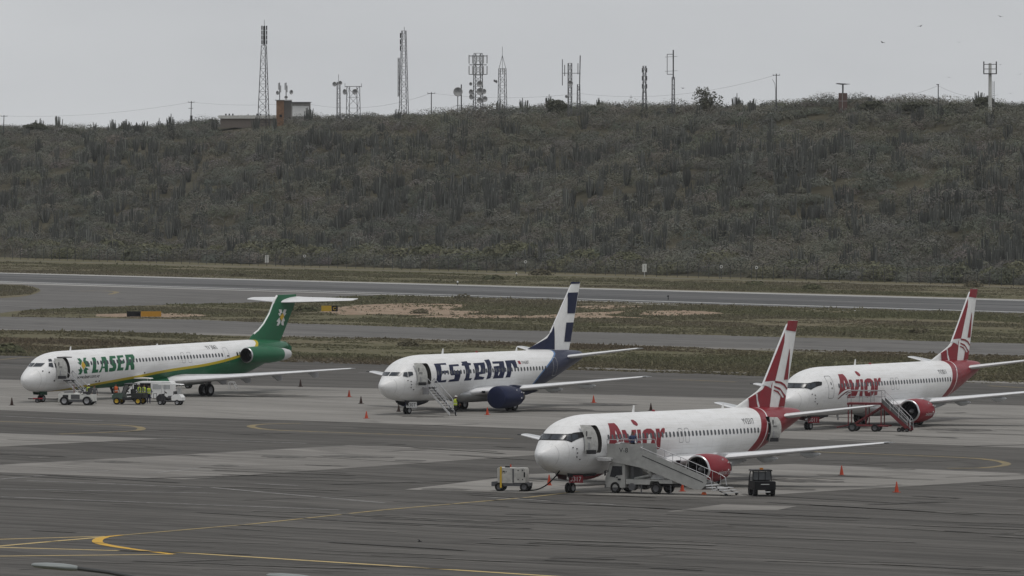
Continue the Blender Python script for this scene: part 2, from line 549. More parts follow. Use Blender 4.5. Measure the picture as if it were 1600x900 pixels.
# ================================================================== AIRLINERS
# outlines of the painted titles and fin marks: (metres aft of the nose, metres above the ground)
AVIOR = {
'A':[(6.79,4.48),(7.64,4.48),(7.77,4.28),(7.85,3.87),(7.93,3.59),(8.0,3.26),(7.47,3.25),(7.1,3.19),(6.6,3.04),(5.93,2.78),(6.09,3.01),(6.2,3.29),(6.33,3.65),(6.49,3.97),(6.63,4.23)],
'Ah':[(7.22,4.03),(7.28,3.94),(7.33,3.62),(7.44,3.29),(7.17,3.25),(7.1,3.55),(7.12,3.83)],
'sw1':[(5.98,2.49),(6.16,2.48),(6.69,2.73),(7.24,2.93),(7.75,3.06),(8.22,3.11),(8.18,3.17),(7.69,3.15),(7.14,3.02),(6.57,2.81)],
'sw2':[(7.21,2.79),(7.42,2.79),(7.77,2.92),(8.24,2.99),(8.21,3.04),(7.71,2.99)],
'v':[(8.07,4.01),(8.55,4.01),(8.63,3.75),(8.72,3.42),(8.78,3.1),(8.92,3.42),(9.13,3.7),(9.36,3.99),(9.95,3.99),(9.72,3.56),(9.5,3.16),(9.31,2.8),(9.04,2.52),(7.67,2.52),(7.59,2.68),(7.88,2.84),(8.34,2.92),(8.1,3.28),(8.0,3.65)],
'i':[(10.06,3.99),(10.55,3.99),(10.42,3.62),(10.4,3.25),(10.39,2.89),(10.32,2.52),(9.74,2.53),(9.79,2.74),(9.87,3.15),(9.93,3.55)],
'o':[(10.61,3.74),(10.92,3.93),(11.41,4.03),(11.92,4.01),(12.2,3.86),(12.35,3.61),(12.36,3.28),(12.33,2.96),(12.17,2.65),(11.84,2.52),(11.3,2.45),(10.84,2.63),(10.61,2.88),(10.52,3.33)],
'oh':[(11.52,3.69),(11.74,3.59),(11.77,3.3),(11.62,2.94),(11.33,2.86),(11.11,3.03),(11.13,3.4)],
'r':[(12.54,4.0),(13.07,3.99),(12.98,3.76),(13.32,3.97),(13.6,4.03),(13.77,3.98),(13.56,3.66),(13.22,3.61),(12.97,3.31),(12.95,2.98),(12.97,2.65),(12.34,2.57),(12.34,2.83),(12.43,3.28),(12.44,3.65)],
'dot':[(10.11,4.64),(10.4,4.63),(10.55,4.49),(10.56,4.33),(10.34,4.23),(10.18,4.24),(9.96,4.34),(9.96,4.52)],
}
ESTELAR = {
'E':[(6.13,4.33),(8.02,4.35),(7.96,4.2),(7.06,4.21),(6.91,3.7),(7.76,3.71),(7.83,3.51),(6.88,3.45),(6.77,3.12),(6.8,2.87),(7.6,2.93),(7.55,2.72),(5.76,2.7),(6.04,2.98),(6.08,3.42),(6.1,3.88)],
's':[(8.33,4.19),(9.88,4.21),(9.83,4.05),(8.86,4.04),(8.75,3.66),(9.76,3.66),(9.81,3.38),(9.74,3.1),(9.56,2.75),(7.9,2.72),(8.06,2.9),(8.8,2.96),(8.88,3.29),(8.27,3.28),(8.15,3.48),(8.2,3.83)],
't':[(10.46,4.39),(11.43,4.43),(11.42,4.29),(11.87,4.24),(11.75,4.08),(11.41,4.07),(11.34,3.68),(11.25,3.29),(11.18,2.96),(11.63,2.97),(11.47,2.77),(10.36,2.76),(10.56,3.03),(10.66,3.41),(10.69,3.91),(10.69,4.05),(10.29,4.06),(10.38,4.2),(10.56,4.25)],
'e':[(12.22,4.23),(14.03,4.26),(13.87,3.84),(13.75,3.31),(12.78,3.25),(12.73,3.1),(13.61,2.99),(13.43,2.8),(11.93,2.78),(12.12,3.1),(12.16,3.54),(12.2,3.93)],
'eh':[(12.9,4.02),(13.17,4.05),(13.14,3.74),(12.95,3.47),(12.7,3.45),(12.84,3.75)],
'l':[(14.24,4.46),(15.07,4.5),(14.99,4.14),(14.79,3.65),(14.72,3.2),(14.56,2.87),(13.91,2.8),(14.11,3.22),(14.18,3.77),(14.24,4.16)],
'a':[(15.3,4.3),(17.15,4.3),(16.98,3.93),(16.95,3.48),(16.77,3.21),(16.61,2.85),(14.95,2.83),(15.13,3.14),(15.2,3.58),(15.21,3.89),(16.16,3.92),(16.25,4.11),(15.27,4.11)],
'ah':[(15.86,3.62),(16.17,3.64),(16.06,3.34),(15.86,3.06),(15.73,3.12),(15.91,3.4)],
'r':[(17.39,4.33),(19.07,4.35),(19.01,3.99),(18.97,3.66),(18.40,3.66),(18.34,3.95),(18.21,4.12),(17.99,3.68),(17.92,3.4),(17.74,2.87),(16.97,2.87),(17.18,3.2),(17.28,3.7),(17.31,4.03)],
}
LASER = {
'L':[(8.68,3.9),(9.22,3.94),(9.25,3.74),(9.08,3.35),(8.95,2.84),(9.32,2.83),(9.29,2.55),(8.32,2.53),(8.41,2.82),(8.55,3.37),(8.69,3.73)],
'A':[(10.16,3.93),(10.84,3.93),(10.83,3.57),(10.8,3.05),(10.81,2.55),(10.37,2.55),(10.26,2.91),(9.95,2.91),(9.76,2.57),(9.36,2.54),(9.65,2.85),(9.87,3.28),(10.07,3.71)],
'Ah':[(10.12,3.35),(10.24,3.35),(10.25,3.07),(9.99,3.06)],
'S':[(11.47,3.96),(12.34,3.95),(12.26,3.73),(11.75,3.73),(11.72,3.53),(12.07,3.28),(12.09,2.92),(11.92,2.61),(11.39,2.55),(10.94,2.58),(11.0,2.9),(11.51,2.9),(11.55,3.02),(11.15,3.28),(11.18,3.59)],
'E':[(12.56,3.96),(13.58,3.97),(13.52,3.79),(12.91,3.75),(12.79,3.5),(13.31,3.51),(13.34,3.23),(12.83,3.19),(12.77,2.87),(13.21,2.88),(13.14,2.6),(12.16,2.6),(12.29,2.91),(12.41,3.39),(12.51,3.71)],
'R':[(13.89,3.99),(15.11,3.99),(15.18,3.77),(15.04,3.49),(14.77,3.22),(14.88,2.9),(14.88,2.61),(14.37,2.6),(14.23,3.04),(14.03,3.05),(13.96,2.61),(13.38,2.59),(13.55,2.87),(13.68,3.34),(13.82,3.74)],
'Rh':[(14.27,3.74),(14.54,3.73),(14.52,3.55),(14.2,3.52)],
'k1':[(6.48,3.92),(6.94,3.92),(7.06,3.69),(6.86,3.48),(6.66,3.3),(6.28,3.57),(6.63,3.58)],
'k2':[(6.55,3.21),(6.73,3.04),(6.93,2.8),(6.72,2.49),(6.25,2.5),(6.48,2.69),(6.22,2.95),(6.52,2.97)],
'k3':[(7.48,3.95),(7.93,3.94),(7.61,3.71),(7.95,3.59),(7.74,3.38),(7.4,3.38),(7.29,3.5),(7.22,3.68)],
'k4':[(7.34,3.12),(7.87,2.91),(7.53,2.83),(7.72,2.52),(7.2,2.53),(7.03,2.83)],
'k5':[(7.63,3.45),(8.07,3.45),(8.01,3.13),(7.38,3.16),(7.44,3.33)],
'dia':[(7.14,3.66),(7.38,3.3),(7.35,3.18),(7.03,2.91),(6.76,3.26),(6.87,3.47)],
}
FINA = {
'outline':[(26.3,5.16),(28.14,5.73),(29.38,6.16),(30.08,6.53),(33.59,10.81),(33.82,11.04),(35.16,10.98),(34.69,9.1),(33.27,4.9)],
'cap':[(33.71,11.0),(35.16,10.98),(34.77,10.22),(33.35,10.34)],
'red1':[(33.2,10.2),(33.04,9.51),(31.63,6.85),(30.31,6.8)],
'le':[(33.59,10.81),(30.08,6.53)],
'redlow':[(28.07,5.69),(29.07,5.98),(30.0,6.27),(30.34,6.57),(30.93,6.33),(31.27,6.78),(30.78,4.95),(28.14,5.08)],
'wline':[(29.07,5.98),(29.26,6.01),(29.46,5.06),(29.26,5.05)],
'star':[(30.28,6.8),(31.4,6.85),(31.01,6.71),(31.06,6.29),(30.78,6.44),(30.16,6.57)],
'red2':[(33.82,9.08),(33.87,8.73),(33.67,6.89),(32.96,6.89)],
'red3':[(31.63,6.85),(32.49,6.77),(33.12,6.59),(33.67,6.27),(33.59,6.16),(32.96,6.48),(32.34,6.64),(31.63,6.71)],
'red4':[(31.48,6.51),(32.34,6.34),(32.96,5.98),(33.43,5.74),(33.27,4.9),(32.15,4.91),(32.49,5.76),(32.02,6.0),(31.4,6.15),(31.4,6.24),(32.1,6.11),(32.8,5.64),(33.12,5.67),(32.49,6.14),(31.48,6.39)],
}
FINE = {
'outline':[(23.11,5.17),(26.29,6.15),(27.81,7.6),(30.34,10.84),(30.57,11.02),(32.08,11.0),(30.41,4.99)],
'cap':[(30.57,11.02),(32.08,11.0),(31.95,10.85),(30.38,10.84)],
'b1':[(29.95,10.07),(31.72,10.08),(31.18,8.21),(29.77,8.23)],
'b2':[(29.57,7.42),(31.03,7.41),(30.57,5.69),(29.22,5.72)],
'dors':[(23.34,5.19),(26.52,6.1),(27.36,6.74),(27.69,7.39),(27.54,5.07)],
}
FINM = {
'outline':[(36.27,5.23),(36.9,5.39),(37.84,6.02),(38.79,6.95),(39.74,8.37),(40.05,8.65),(42.75,8.57),(43.12,7.67),(40.58,4.29)],
'le':[(36.9,5.39),(37.84,6.02),(38.79,6.95),(39.74,8.37),(40.05,8.65)],
's1':[(40.05,7.31),(40.53,7.29),(40.63,6.99),(40.37,6.9),(40.42,6.75),(40.16,6.67),(39.95,6.95),(40.26,6.97)],
's2':[(40.95,7.28),(41.42,7.26),(41.21,6.94),(41.42,6.9),(41.05,6.64),(40.84,6.86),(40.69,6.95)],
's3':[(40.16,6.55),(40.37,6.24),(40.32,6.0),(40.0,5.77),(39.68,5.81),(39.95,6.13),(39.63,6.2)],
's4':[(40.95,6.55),(41.21,6.18),(40.95,6.13),(41.05,5.76),(40.63,5.81),(40.47,6.05),(40.69,6.35)],
'dia':[(40.74,6.95),(41.0,6.61),(40.53,6.23),(40.21,6.55),(40.47,6.78)],
}
def lerp_tab(tab,s):
    # smooth (catmull-rom/monotone) interpolation of rows
    n=len(tab)
    if s<=tab[0][0]: return tab[0][1:]
    if s>=tab[-1][0]: return tab[-1][1:]
    for i in range(n-1):
        if tab[i][0]<=s<=tab[i+1][0]: break
    a,b=tab[i],tab[i+1]; h=b[0]-a[0]; t=(s-a[0])/h
    out=[]
    for k in range(1,len(a)):
        d=(b[k]-a[k])/h
        def slope(j):
            if j==0: return (tab[1][k]-tab[0][k])/(tab[1][0]-tab[0][0])
            if j==n-1: return (tab[-1][k]-tab[-2][k])/(tab[-1][0]-tab[-2][0])
            d0=(tab[j][k]-tab[j-1][k])/(tab[j][0]-tab[j-1][0]); d1=(tab[j+1][k]-tab[j][k])/(tab[j+1][0]-tab[j][0])
            if d0*d1<=0: return 0
            return 2*d0*d1/(d0+d1)
        m0,m1=slope(i),slope(i+1)
        out.append((2*t**3-3*t*t+1)*a[k]+(t**3-2*t*t+t)*h*m0+(-2*t**3+3*t*t)*b[k]+(t**3-t*t)*h*m1)
    return out
def tab737(ex):  # s, top, bot, halfwidth
    nose=[(0,2.69,2.61,.03),(.06,2.83,2.48,.16),(.2,2.96,2.31,.31),(.45,3.13,2.11,.52),(.8,3.33,1.90,.76),(1.25,3.57,1.71,1.00),(1.7,3.86,1.57,1.20),(2.2,4.26,1.46,1.38),(2.8,4.64,1.38,1.54),(3.5,4.92,1.31,1.69),(4.5,5.12,1.27,1.81),(5.6,5.23,1.25,1.87),(6.6,5.26,1.25,1.88)]
    tail=[(20.0,5.26,1.25,1.88),(22,5.26,1.42,1.84),(24,5.26,1.83,1.74),(26,5.25,2.38,1.54),(28,5.22,3.00,1.25),(30,5.16,3.62,.88),(31.3,5.08,4.02,.58),(32.0,4.98,4.24,.38),(32.25,4.85,4.40,.20)]
    nose=[(s+.22*max(0,1-s/3),a,b,c) for s,a,b,c in nose]
    return nose+[(s+ex,a,b,c) for s,a,b,c in tail]
FZ=-.18
TAB={'E':[(a,b+FZ,c+FZ,d) for a,b,c,d in tab737(0)],'A':[(a,b+FZ,c+FZ,d) for a,b,c,d in tab737(3.0)]}; TAB['B']=TAB['A']
TAB['M']=[(0,2.16,2.04,.04),(.08,2.36,1.83,.22),(.25,2.55,1.62,.42),(.6,2.84,1.38,.71),(1.1,3.14,1.19,.98),(1.6,3.40,1.09,1.18),(2.1,3.70,1.03,1.32),(2.6,4.04,1.0,1.43),(3.2,4.30,.99,1.52),(4.0,4.48,.99,1.60),(5.0,4.58,1.0,1.65),(6.2,4.61,1.0,1.67),
 (30.5,4.61,1.0,1.67),(32.5,4.61,1.15,1.65),(34.5,4.61,1.5,1.57),(36.5,4.58,2.0,1.40),(38.5,4.50,2.6,1.12),(40,4.38,3.05,.82),(41.2,4.22,3.38,.45),(41.6,4.05,3.55,.25)]
TAB['M']=[(a+.15*max(0,1-a/3),b,c,d) for a,b,c,d in TAB['M']]
def sec(n,s):
    top,bot,hw=lerp_tab(TAB[n],s); zc=bot+.54*(top-bot); return top,bot,hw,zc
def surf(n,s,phi,off=0):
    """phi 0=top, 90=port side; returns (s,t,z)"""
    top,bot,hw,zc=sec(n,s); r=math.radians(phi); c,sn=math.cos(r),math.sin(r)
    b=(top-zc) if c>0 else (zc-bot)
    return (s,(hw+off)*sn,zc+(b+off)*c)
def t_at(n,s,z):
    top,bot,hw,zc=sec(n,s); b=(top-zc) if z>zc else (zc-bot)
    q=1-((z-zc)/b)**2
    return hw*math.sqrt(q) if q>0 else None

PLACE = {'A': (1.63, 498.0, 58.6), 'E': (-11.36, 647.5, 57.1), 'B': (21.98, 611.0, 60.0), 'M': (-44.1, 680.0, 56.8)}
PITCHES = {'A': (.0079, 18.5), 'M': (-.0136, 10.0)}

def decal_mesh(name, polys, fsurf, m, step_s=.35, step_z=.14):
    """flat outlines (with holes) cut fine and laid onto a curved skin; fsurf(s,z) -> local point"""
    cu = bpy.data.curves.new(name, 'CURVE')
    cu.dimensions = '2D'
    cu.fill_mode = 'BOTH'
    for pl in polys:
        sp = cu.splines.new('POLY')
        sp.points.add(len(pl) - 1)
        for p, q in zip(sp.points, pl):
            p.co = (q[0], q[1], 0, 1)
        sp.use_cyclic_u = True
    return _wrap(name, cu, fsurf, m, step_s, step_z)

def text_mesh(name, body, s0, z0, size, fsurf, m, shear=0.0, sx=1.0, bold=.0, rot=0.0):
    cu = bpy.data.curves.new(name, 'FONT')
    cu.body = body
    cu.size = size
    cu.shear = shear
    cu.offset = bold
    f2 = lambda a, b: fsurf(s0 + a * sx * math.cos(rot) - b * math.sin(rot), z0 + b * math.cos(rot) + a * sx * math.sin(rot))
    return _wrap(name, cu, f2, m, .35, .14)

def _wrap(name, cu, fsurf, m, ds, dz):
    ob = bpy.data.objects.new('tmp', cu)
    C.objects.link(ob)
    dg = bpy.context.evaluated_depsgraph_get()
    me = bpy.data.meshes.new_from_object(ob.evaluated_get(dg))
    bpy.data.objects.remove(ob)
    bpy.data.curves.remove(cu)
    bm = bmesh.new()
    bm.from_mesh(me)
    bmesh.ops.remove_doubles(bm, verts=bm.verts, dist=1e-4)
    if bm.verts:
        xs = [v.co.x for v in bm.verts]; ys = [v.co.y for v in bm.verts]
        for k in range(int(math.floor(min(ys) / dz)), int(max(ys) / dz) + 1):
            bmesh.ops.bisect_plane(bm, geom=bm.verts[:] + bm.edges[:] + bm.faces[:], plane_co=(0, k * dz, 0), plane_no=(0, 1, 0))
        for k in range(int(math.floor(min(xs) / ds)), int(max(xs) / ds) + 1):
            bmesh.ops.bisect_plane(bm, geom=bm.verts[:] + bm.edges[:] + bm.faces[:], plane_co=(k * ds, 0, 0), plane_no=(1, 0, 0))
    for v in bm.verts:
        v.co = fsurf(v.co.x, v.co.y)
    bm.to_mesh(me)
    bm.free()
    me.name = name
    me.materials.clear()
    me.materials.append(m)
    return me

def skin(n, off=.012):
    """local point on the port side of fuselage n"""
    def f(s, z):
        top, bot, hw, zc = sec(n, s)
        b = (top - zc) if z > zc else (zc - bot)
        q = max(-.999, min(.999, (z - zc) / b))
        r = math.sqrt(1 - q * q)
        return Vector((s, -(hw * r + off * r), z + off * q))
    return f

def skin_phi(n, off=.012):
    """(s, angle from the top in degrees) -> local point on the port side"""
    def f(s, ph):
        _, t, z = surf(n, s, ph, off)
        return Vector((s, -t, z))
    return f

# ---------------------------------------------------------------- paint
def fuselage_paint(kind):
    k = NT('fuselage_paint_' + kind, .36, spec=.3)
    tcn = k.n('ShaderNodeTexCoord')
    sp = k.n('ShaderNodeSeparateXYZ')
    k.l(tcn.outputs['Object'], sp.inputs[0])
    s, z = sp.outputs['X'], sp.outputs['Z']
    white = (.755, .755, .755)
    c = white
    gt = lambda a, b: k.math('GREATER_THAN', a, b)
    if kind == 'red':
        bd = k.curve(z, [(1.0, 24.6), (2.4, 25.8), (3.0, 26.5), (4.08, 27.15), (4.94, 27.75), (5.4, 27.9)], (1, 5.4), (20, 36))
        ln = k.curve(z, [(1.0, 26.6), (2.22, 27.28), (2.97, 27.65), (4.06, 28.13), (4.91, 28.8), (5.4, 29.0)], (1, 5.4), (20, 36))
        c = k.mix(gt(s, bd), c, (.215, .008, .017))
        c = k.mix(k.math('LESS_THAN', k.math('ABSOLUTE', k.math('SUBTRACT', s, ln)), .075), c, (.7, .68, .68))
    elif kind == 'blue':
        bd = k.curve(z, [(1.0, 20.9), (2.4, 22.0), (3.1, 22.8), (3.8, 24.0), (4.35, 25.2), (4.93, 26.5), (5.4, 27.0)], (1, 5.4), (18, 34))
        c = k.mix(gt(s, bd), c, (.09, .19, .38))
        c = k.mix(gt(k.math('SUBTRACT', s, .30), bd), c, (.014, .019, .052))
    else:
        yl = k.curve(s, [(0, .6), (5, 1.02), (8.3, 1.32), (16.1, 1.93), (20, 2.26), (27, 2.66), (31.6, 3.22), (34, 3.7), (36, 4.6), (37, 5.2)], (0, 37), (0, 6))
        c = k.mix(gt(yl, k.math('SUBTRACT', z, .15)), c, (.50, .38, .02))
        c = k.mix(gt(yl, k.math('ADD', z, .10)), c, (.011, .115, .05))
    # grime: faint panel-wise tone, streaks drawn back by the airflow, a dirtier belly
    vv = k.coord('Object', (.5, 2.0, 2.4))
    f1 = k.noise(vv, 1.0, 6, .65)
    vs2 = k.coord('Object', (.25, 9.0, 9.0))
    f2 = k.noise(vs2, 1.0, 4, .6)
    c = k.mix(k.ramp(f1, [(.4, 0.0), (.75, .5)]), c, (.74, .73, .70), 'MULTIPLY')
    c = k.mix(k.ramp(f2, [(.55, 0.0), (.8, .6)]), c, (.66, .64, .60), 'MULTIPLY')
    # skin panel seams
    br = k.n('ShaderNodeMath', operation='FRACT')
    k.l(k.math('MULTIPLY', s, .5), br.inputs[0])
    seam = k.math('LESS_THAN', br.outputs[0], .014)
    c = k.mix(k.math('MULTIPLY', seam, .30), c, (.25, .25, .25))
    fz = k.n('ShaderNodeMath', operation='FRACT')
    k.l(k.math('MULTIPLY', z, 1.15), fz.inputs[0])
    c = k.mix(k.math('MULTIPLY', k.math('LESS_THAN', fz.outputs[0], .022), .16), c, (.25, .25, .25))
    k.color(c)
    k.l(k.ramp(f1, [(.3, .28), (.8, .5)]), k.b.inputs['Roughness'])
    return k.m

PAINT = {'A': fuselage_paint('red'), 'E': fuselage_paint('blue'), 'M': fuselage_paint('green')}
PAINT['B'] = PAINT['A']
WINGM = mat('wing_grey', (.50, .51, .52), .4, .15, dirt=.2, scale=1.2)
WINGU = mat('polished_leading_edge', (.70, .70, .71), .45, .0, dirt=.1)
CABIN = mat('cabin_interior', (.05, .048, .045), .8)
LINING = mat('door_lining', (.45, .45, .43), .6, dirt=.3, scale=5)
WINGLASS = mat('cabin_window_glass', (.035, .04, .048), .15, spec=.6)
FANM = mat('fan_blades', (.02, .02, .022), .5, .5)
MARK = mat('marking_black', (.02, .02, .022), .5)
SEAM = mat('door_outline_grey', (.18, .18, .19), .6)
STARW = mat('faded_white_mark', (.60, .60, .60), .45)

def fuselage_mesh(n, cutters):
    T = TAB[n]
    ss = []
    for a, b in zip(T[:-1], T[1:]):
        k = max(4, min(10, int((b[0] - a[0]) / .45)))
        ss += [a[0] + (b[0] - a[0]) * i / k for i in range(k)]
    ss.append(T[-1][0])
    NS = 72
    rings = []
    for s in ss:
        ring = []
        for i in range(NS):
            _, t, z = surf(n, s, 360.0 * i / NS)
            ring.append((s, -t, z))
        rings.append(ring)
    mb = MB().loft(rings)
    ob = mb.build('fuselage', [PAINT[n], CABIN], None, 0)
    if cutters:
        for poly_, depth in cutters:
            cm = MB().prism(poly_, -2.6, -depth, 'y', 1)
            cob = cm.build('cut', [PAINT[n], CABIN], None, 0)
            md = ob.modifiers.new('b', 'BOOLEAN')
            md.object = cob
            md.operation = 'DIFFERENCE'
            md.solver = 'EXACT'
            dg = bpy.context.evaluated_depsgraph_get()
            me2 = bpy.data.meshes.new_from_object(ob.evaluated_get(dg))
            ob.modifiers.clear()
            ob.data = me2
            bpy.data.objects.remove(cob)
    ob.data.shade_smooth()
    ob.data.set_sharp_from_angle(angle=R(38))
    ob.data.name = 'fuselage'
    return ob

def rr(s0, s1, z0, z1, r=.12, k=4, lean=0.0):
    """rounded rectangle outline in (s,z)"""
    out = []
    for cx, cz, a0 in ((s1 - r, z1 - r, 0), (s0 + r, z1 - r, 90), (s0 + r, z0 + r, 180), (s1 - r, z0 + r, 270)):
        for i in range(k + 1):
            a = R(a0 + 90 * i / k)
            zz = cz + r * math.sin(a)
            out.append((cx + r * math.cos(a) + lean * (zz - z0), zz))
    return out

def shrink(pl, d):
    cx = sum(p[0] for p in pl) / len(pl); cz = sum(p[1] for p in pl) / len(pl)
    w2 = max(abs(p[0] - cx) for p in pl); h2 = max(abs(p[1] - cz) for p in pl)
    return [(cx + (p[0] - cx) * (w2 - d) / w2, cz + (p[1] - cz) * (h2 - d) / h2) for p in pl]

def airfoil(chord, th, m=14, camber=.012):
    pts = []
    for i in range(m + 1):
        u = (1 - math.cos(math.pi * i / m)) / 2
        y = 5 * th * (.2969 * math.sqrt(u) - .126 * u - .3516 * u * u + .2843 * u ** 3 - .1036 * u ** 4)
        pts.append((u * chord, (y + camber * 4 * u * (1 - u)) * chord))
    low = []
    for i in range(m - 1, 0, -1):
        u = (1 - math.cos(math.pi * i / m)) / 2
        y = 5 * th * (.2969 * math.sqrt(u) - .126 * u - .3516 * u * u + .2843 * u ** 3 - .1036 * u ** 4)
        low.append((u * chord, (-y + camber * 4 * u * (1 - u)) * chord))
    return pts + low

def wing_mesh(secs, side, tilt=0.0):
    """secs: (t, s_leading_edge, chord, z, thickness); side -1 port, +1 starboard"""
    rings = []
    for t, sle, ch, z, th in secs:
        rings.append([(sle + a, side * t, z + b + a * tilt) for a, b in airfoil(ch, th)])
    mb = MB().loft(rings)
    n = len(rings[0])
    for i, f in enumerate(mb.f[:-2]):       # bare-metal leading edge
        j = i % n
        if j < 3 or j >= n - 2:
            mb.mi[i] = 1
    return mb

def wheel(mb, c, r, wd, n=24):
    """tyre + hub; materials 0 rubber 1 hub"""
    h = wd / 2
    mb.lathe([(-h * .55, r * .0), (-h * .55, r * .45), (-h * .72, r * .56), (-h, r * .72), (-h, r * .86), (-h * .72, r * .97), (-h * .3, r), (h * .3, r), (h * .72, r * .97), (h, r * .86), (h, r * .72), (h * .72, r * .56), (h * .55, r * .45), (h * .55, 0)], c, (0, 1, 0), n,
             mlist=[1, 1, 0, 0, 0, 0, 0, 0, 0, 0, 0, 1, 1])
    return mb

def gear_leg(root, name, s, t, ztop, r, wd, dz, twin=True, gap=.0, doors=()):
    g = MB()
    g.tube((s, -t, ztop), (s, -t, r + .25), .10, .09, 10)
    g.tube((s, -t, r + .45), (s, -t, r - .02), .06, .06, 10)
    g.tube((s, -t - wd * .9, r), (s, -t + wd * .9, r), .07, None, 10)
    g.tube((s - .9, -t, ztop + .05), (s, -t, r + .55), .045, None, 8)
    g.tube((s + .02, -t, r + .75), (s + .32, -t, r + .5), .03, None, 6)
    g.tube((s + .32, -t, r + .5), (s + .1, -t, r + .1), .03, None, 6)
    go = g.build(name, [LIGHTGREY], root)
    go.location.z = dz
    for k in ((-1, 1) if twin else (0,)):
        wo_ = wheel(MB(), (s, -t + k * (wd * .62 + gap), r), r, wd).build('wheel', [RUBBER, GREY], go)
    return go

def fin_fn(le_pts, te_pts, zmax, main0, main1, ratio=.048, hd=.07):
    """returns LE(z), TE(z), half thickness(s,z)"""
    def pl(tab, z):
        if z <= tab[0][0]:
            a, b = tab[0], tab[1]
        elif z >= tab[-1][0]:
            a, b = tab[-2], tab[-1]
        else:
            for a, b in zip(tab[:-1], tab[1:]):
                if a[0] <= z <= b[0]: break
        return a[1] + (b[1] - a[1]) * (z - a[0]) / (b[0] - a[0])
    LE = lambda z: pl(le_pts, z)
    TE = lambda z: pl(te_pts, z)
    LM = lambda z: main0[1] + (main1[1] - main0[1]) * (z - main0[0]) / (main1[0] - main0[0])
    def h(s, z):
        le, te, lm = LE(z), TE(z), LM(z)
        c = max(.3, te - lm)
        u = (s - lm) / c
        a = ratio * c * 2.2 * (max(0, u) ** .55) * max(0, 1 - u) ** .9 * 1.15 if 0 < u < 1 else 0
        d = hd * min(1, max(0, (s - le) / .35)) ** .6 * (1 if u < .3 else max(0, 1 - (u - .3) / .5))
        return max(a, d) if s < te - .005 else .0
    return LE, TE, h

def fin_mesh(F, z0, z1, rows=48, cols=30):
    LE, TE, h = F
    mb = MB()
    idx = {}
    for sd in (-1, 1):
        for r_ in range(rows + 1):
            z = z0 + (z1 - z0) * r_ / rows
            for c_ in range(cols + 1):
                u = (1 - math.cos(math.pi * c_ / cols)) / 2
                s = LE(z) + (TE(z) - LE(z)) * u
                idx[sd, r_, c_] = len(mb.v)
                mb.v.append((s, sd * (0 if c_ in (0, cols) else h(s, z)), z))
        for r_ in range(rows):
            for c_ in range(cols):
                mb.f.append((idx[sd, r_, c_], idx[sd, r_, c_ + 1], idx[sd, r_ + 1, c_ + 1], idx[sd, r_ + 1, c_]))
                mb.mi.append(0)
    for c_ in range(cols):
        mb.f.append((idx[-1, rows, c_], idx[-1, rows, c_ + 1], idx[1, rows, c_ + 1], idx[1, rows, c_])); mb.mi.append(0)
    return mb

def fin_skin(F, off=.03):
    return lambda s, z: Vector((s, -(F[2](s, z) + off), z))

def ring_outline(name, pl, wd, fs, m, parent):
    return link(bpy.data.objects.new(name, decal_mesh(name, [pl, shrink(pl, wd)], fs, m)), parent)

_wincache = {}
def windows(n, fus, spots, zc, hgt=.37, wid=.25):
    """every cabin window is its own piece; in the constant section they share one mesh"""
    for s in spots:
        key = (n, 'c') if 7.2 < s < (19.5 if n == 'E' else 22.3 if n != 'M' else 30) else (n, round(s, 3))
        if key not in _wincache:
            s0 = 10.0 if key[1] == 'c' else s
            me = decal_mesh('cabin_window', [rr(s0 - wid / 2, s0 + wid / 2, zc - hgt / 2, zc + hgt / 2, .11)], skin(n, .014), WINGLASS)
            _wincache[key] = (me, s0)
        me, s0 = _wincache[key]
        o = link(bpy.data.objects.new('cabin_window', me), fus)
        o.location.x = s - s0

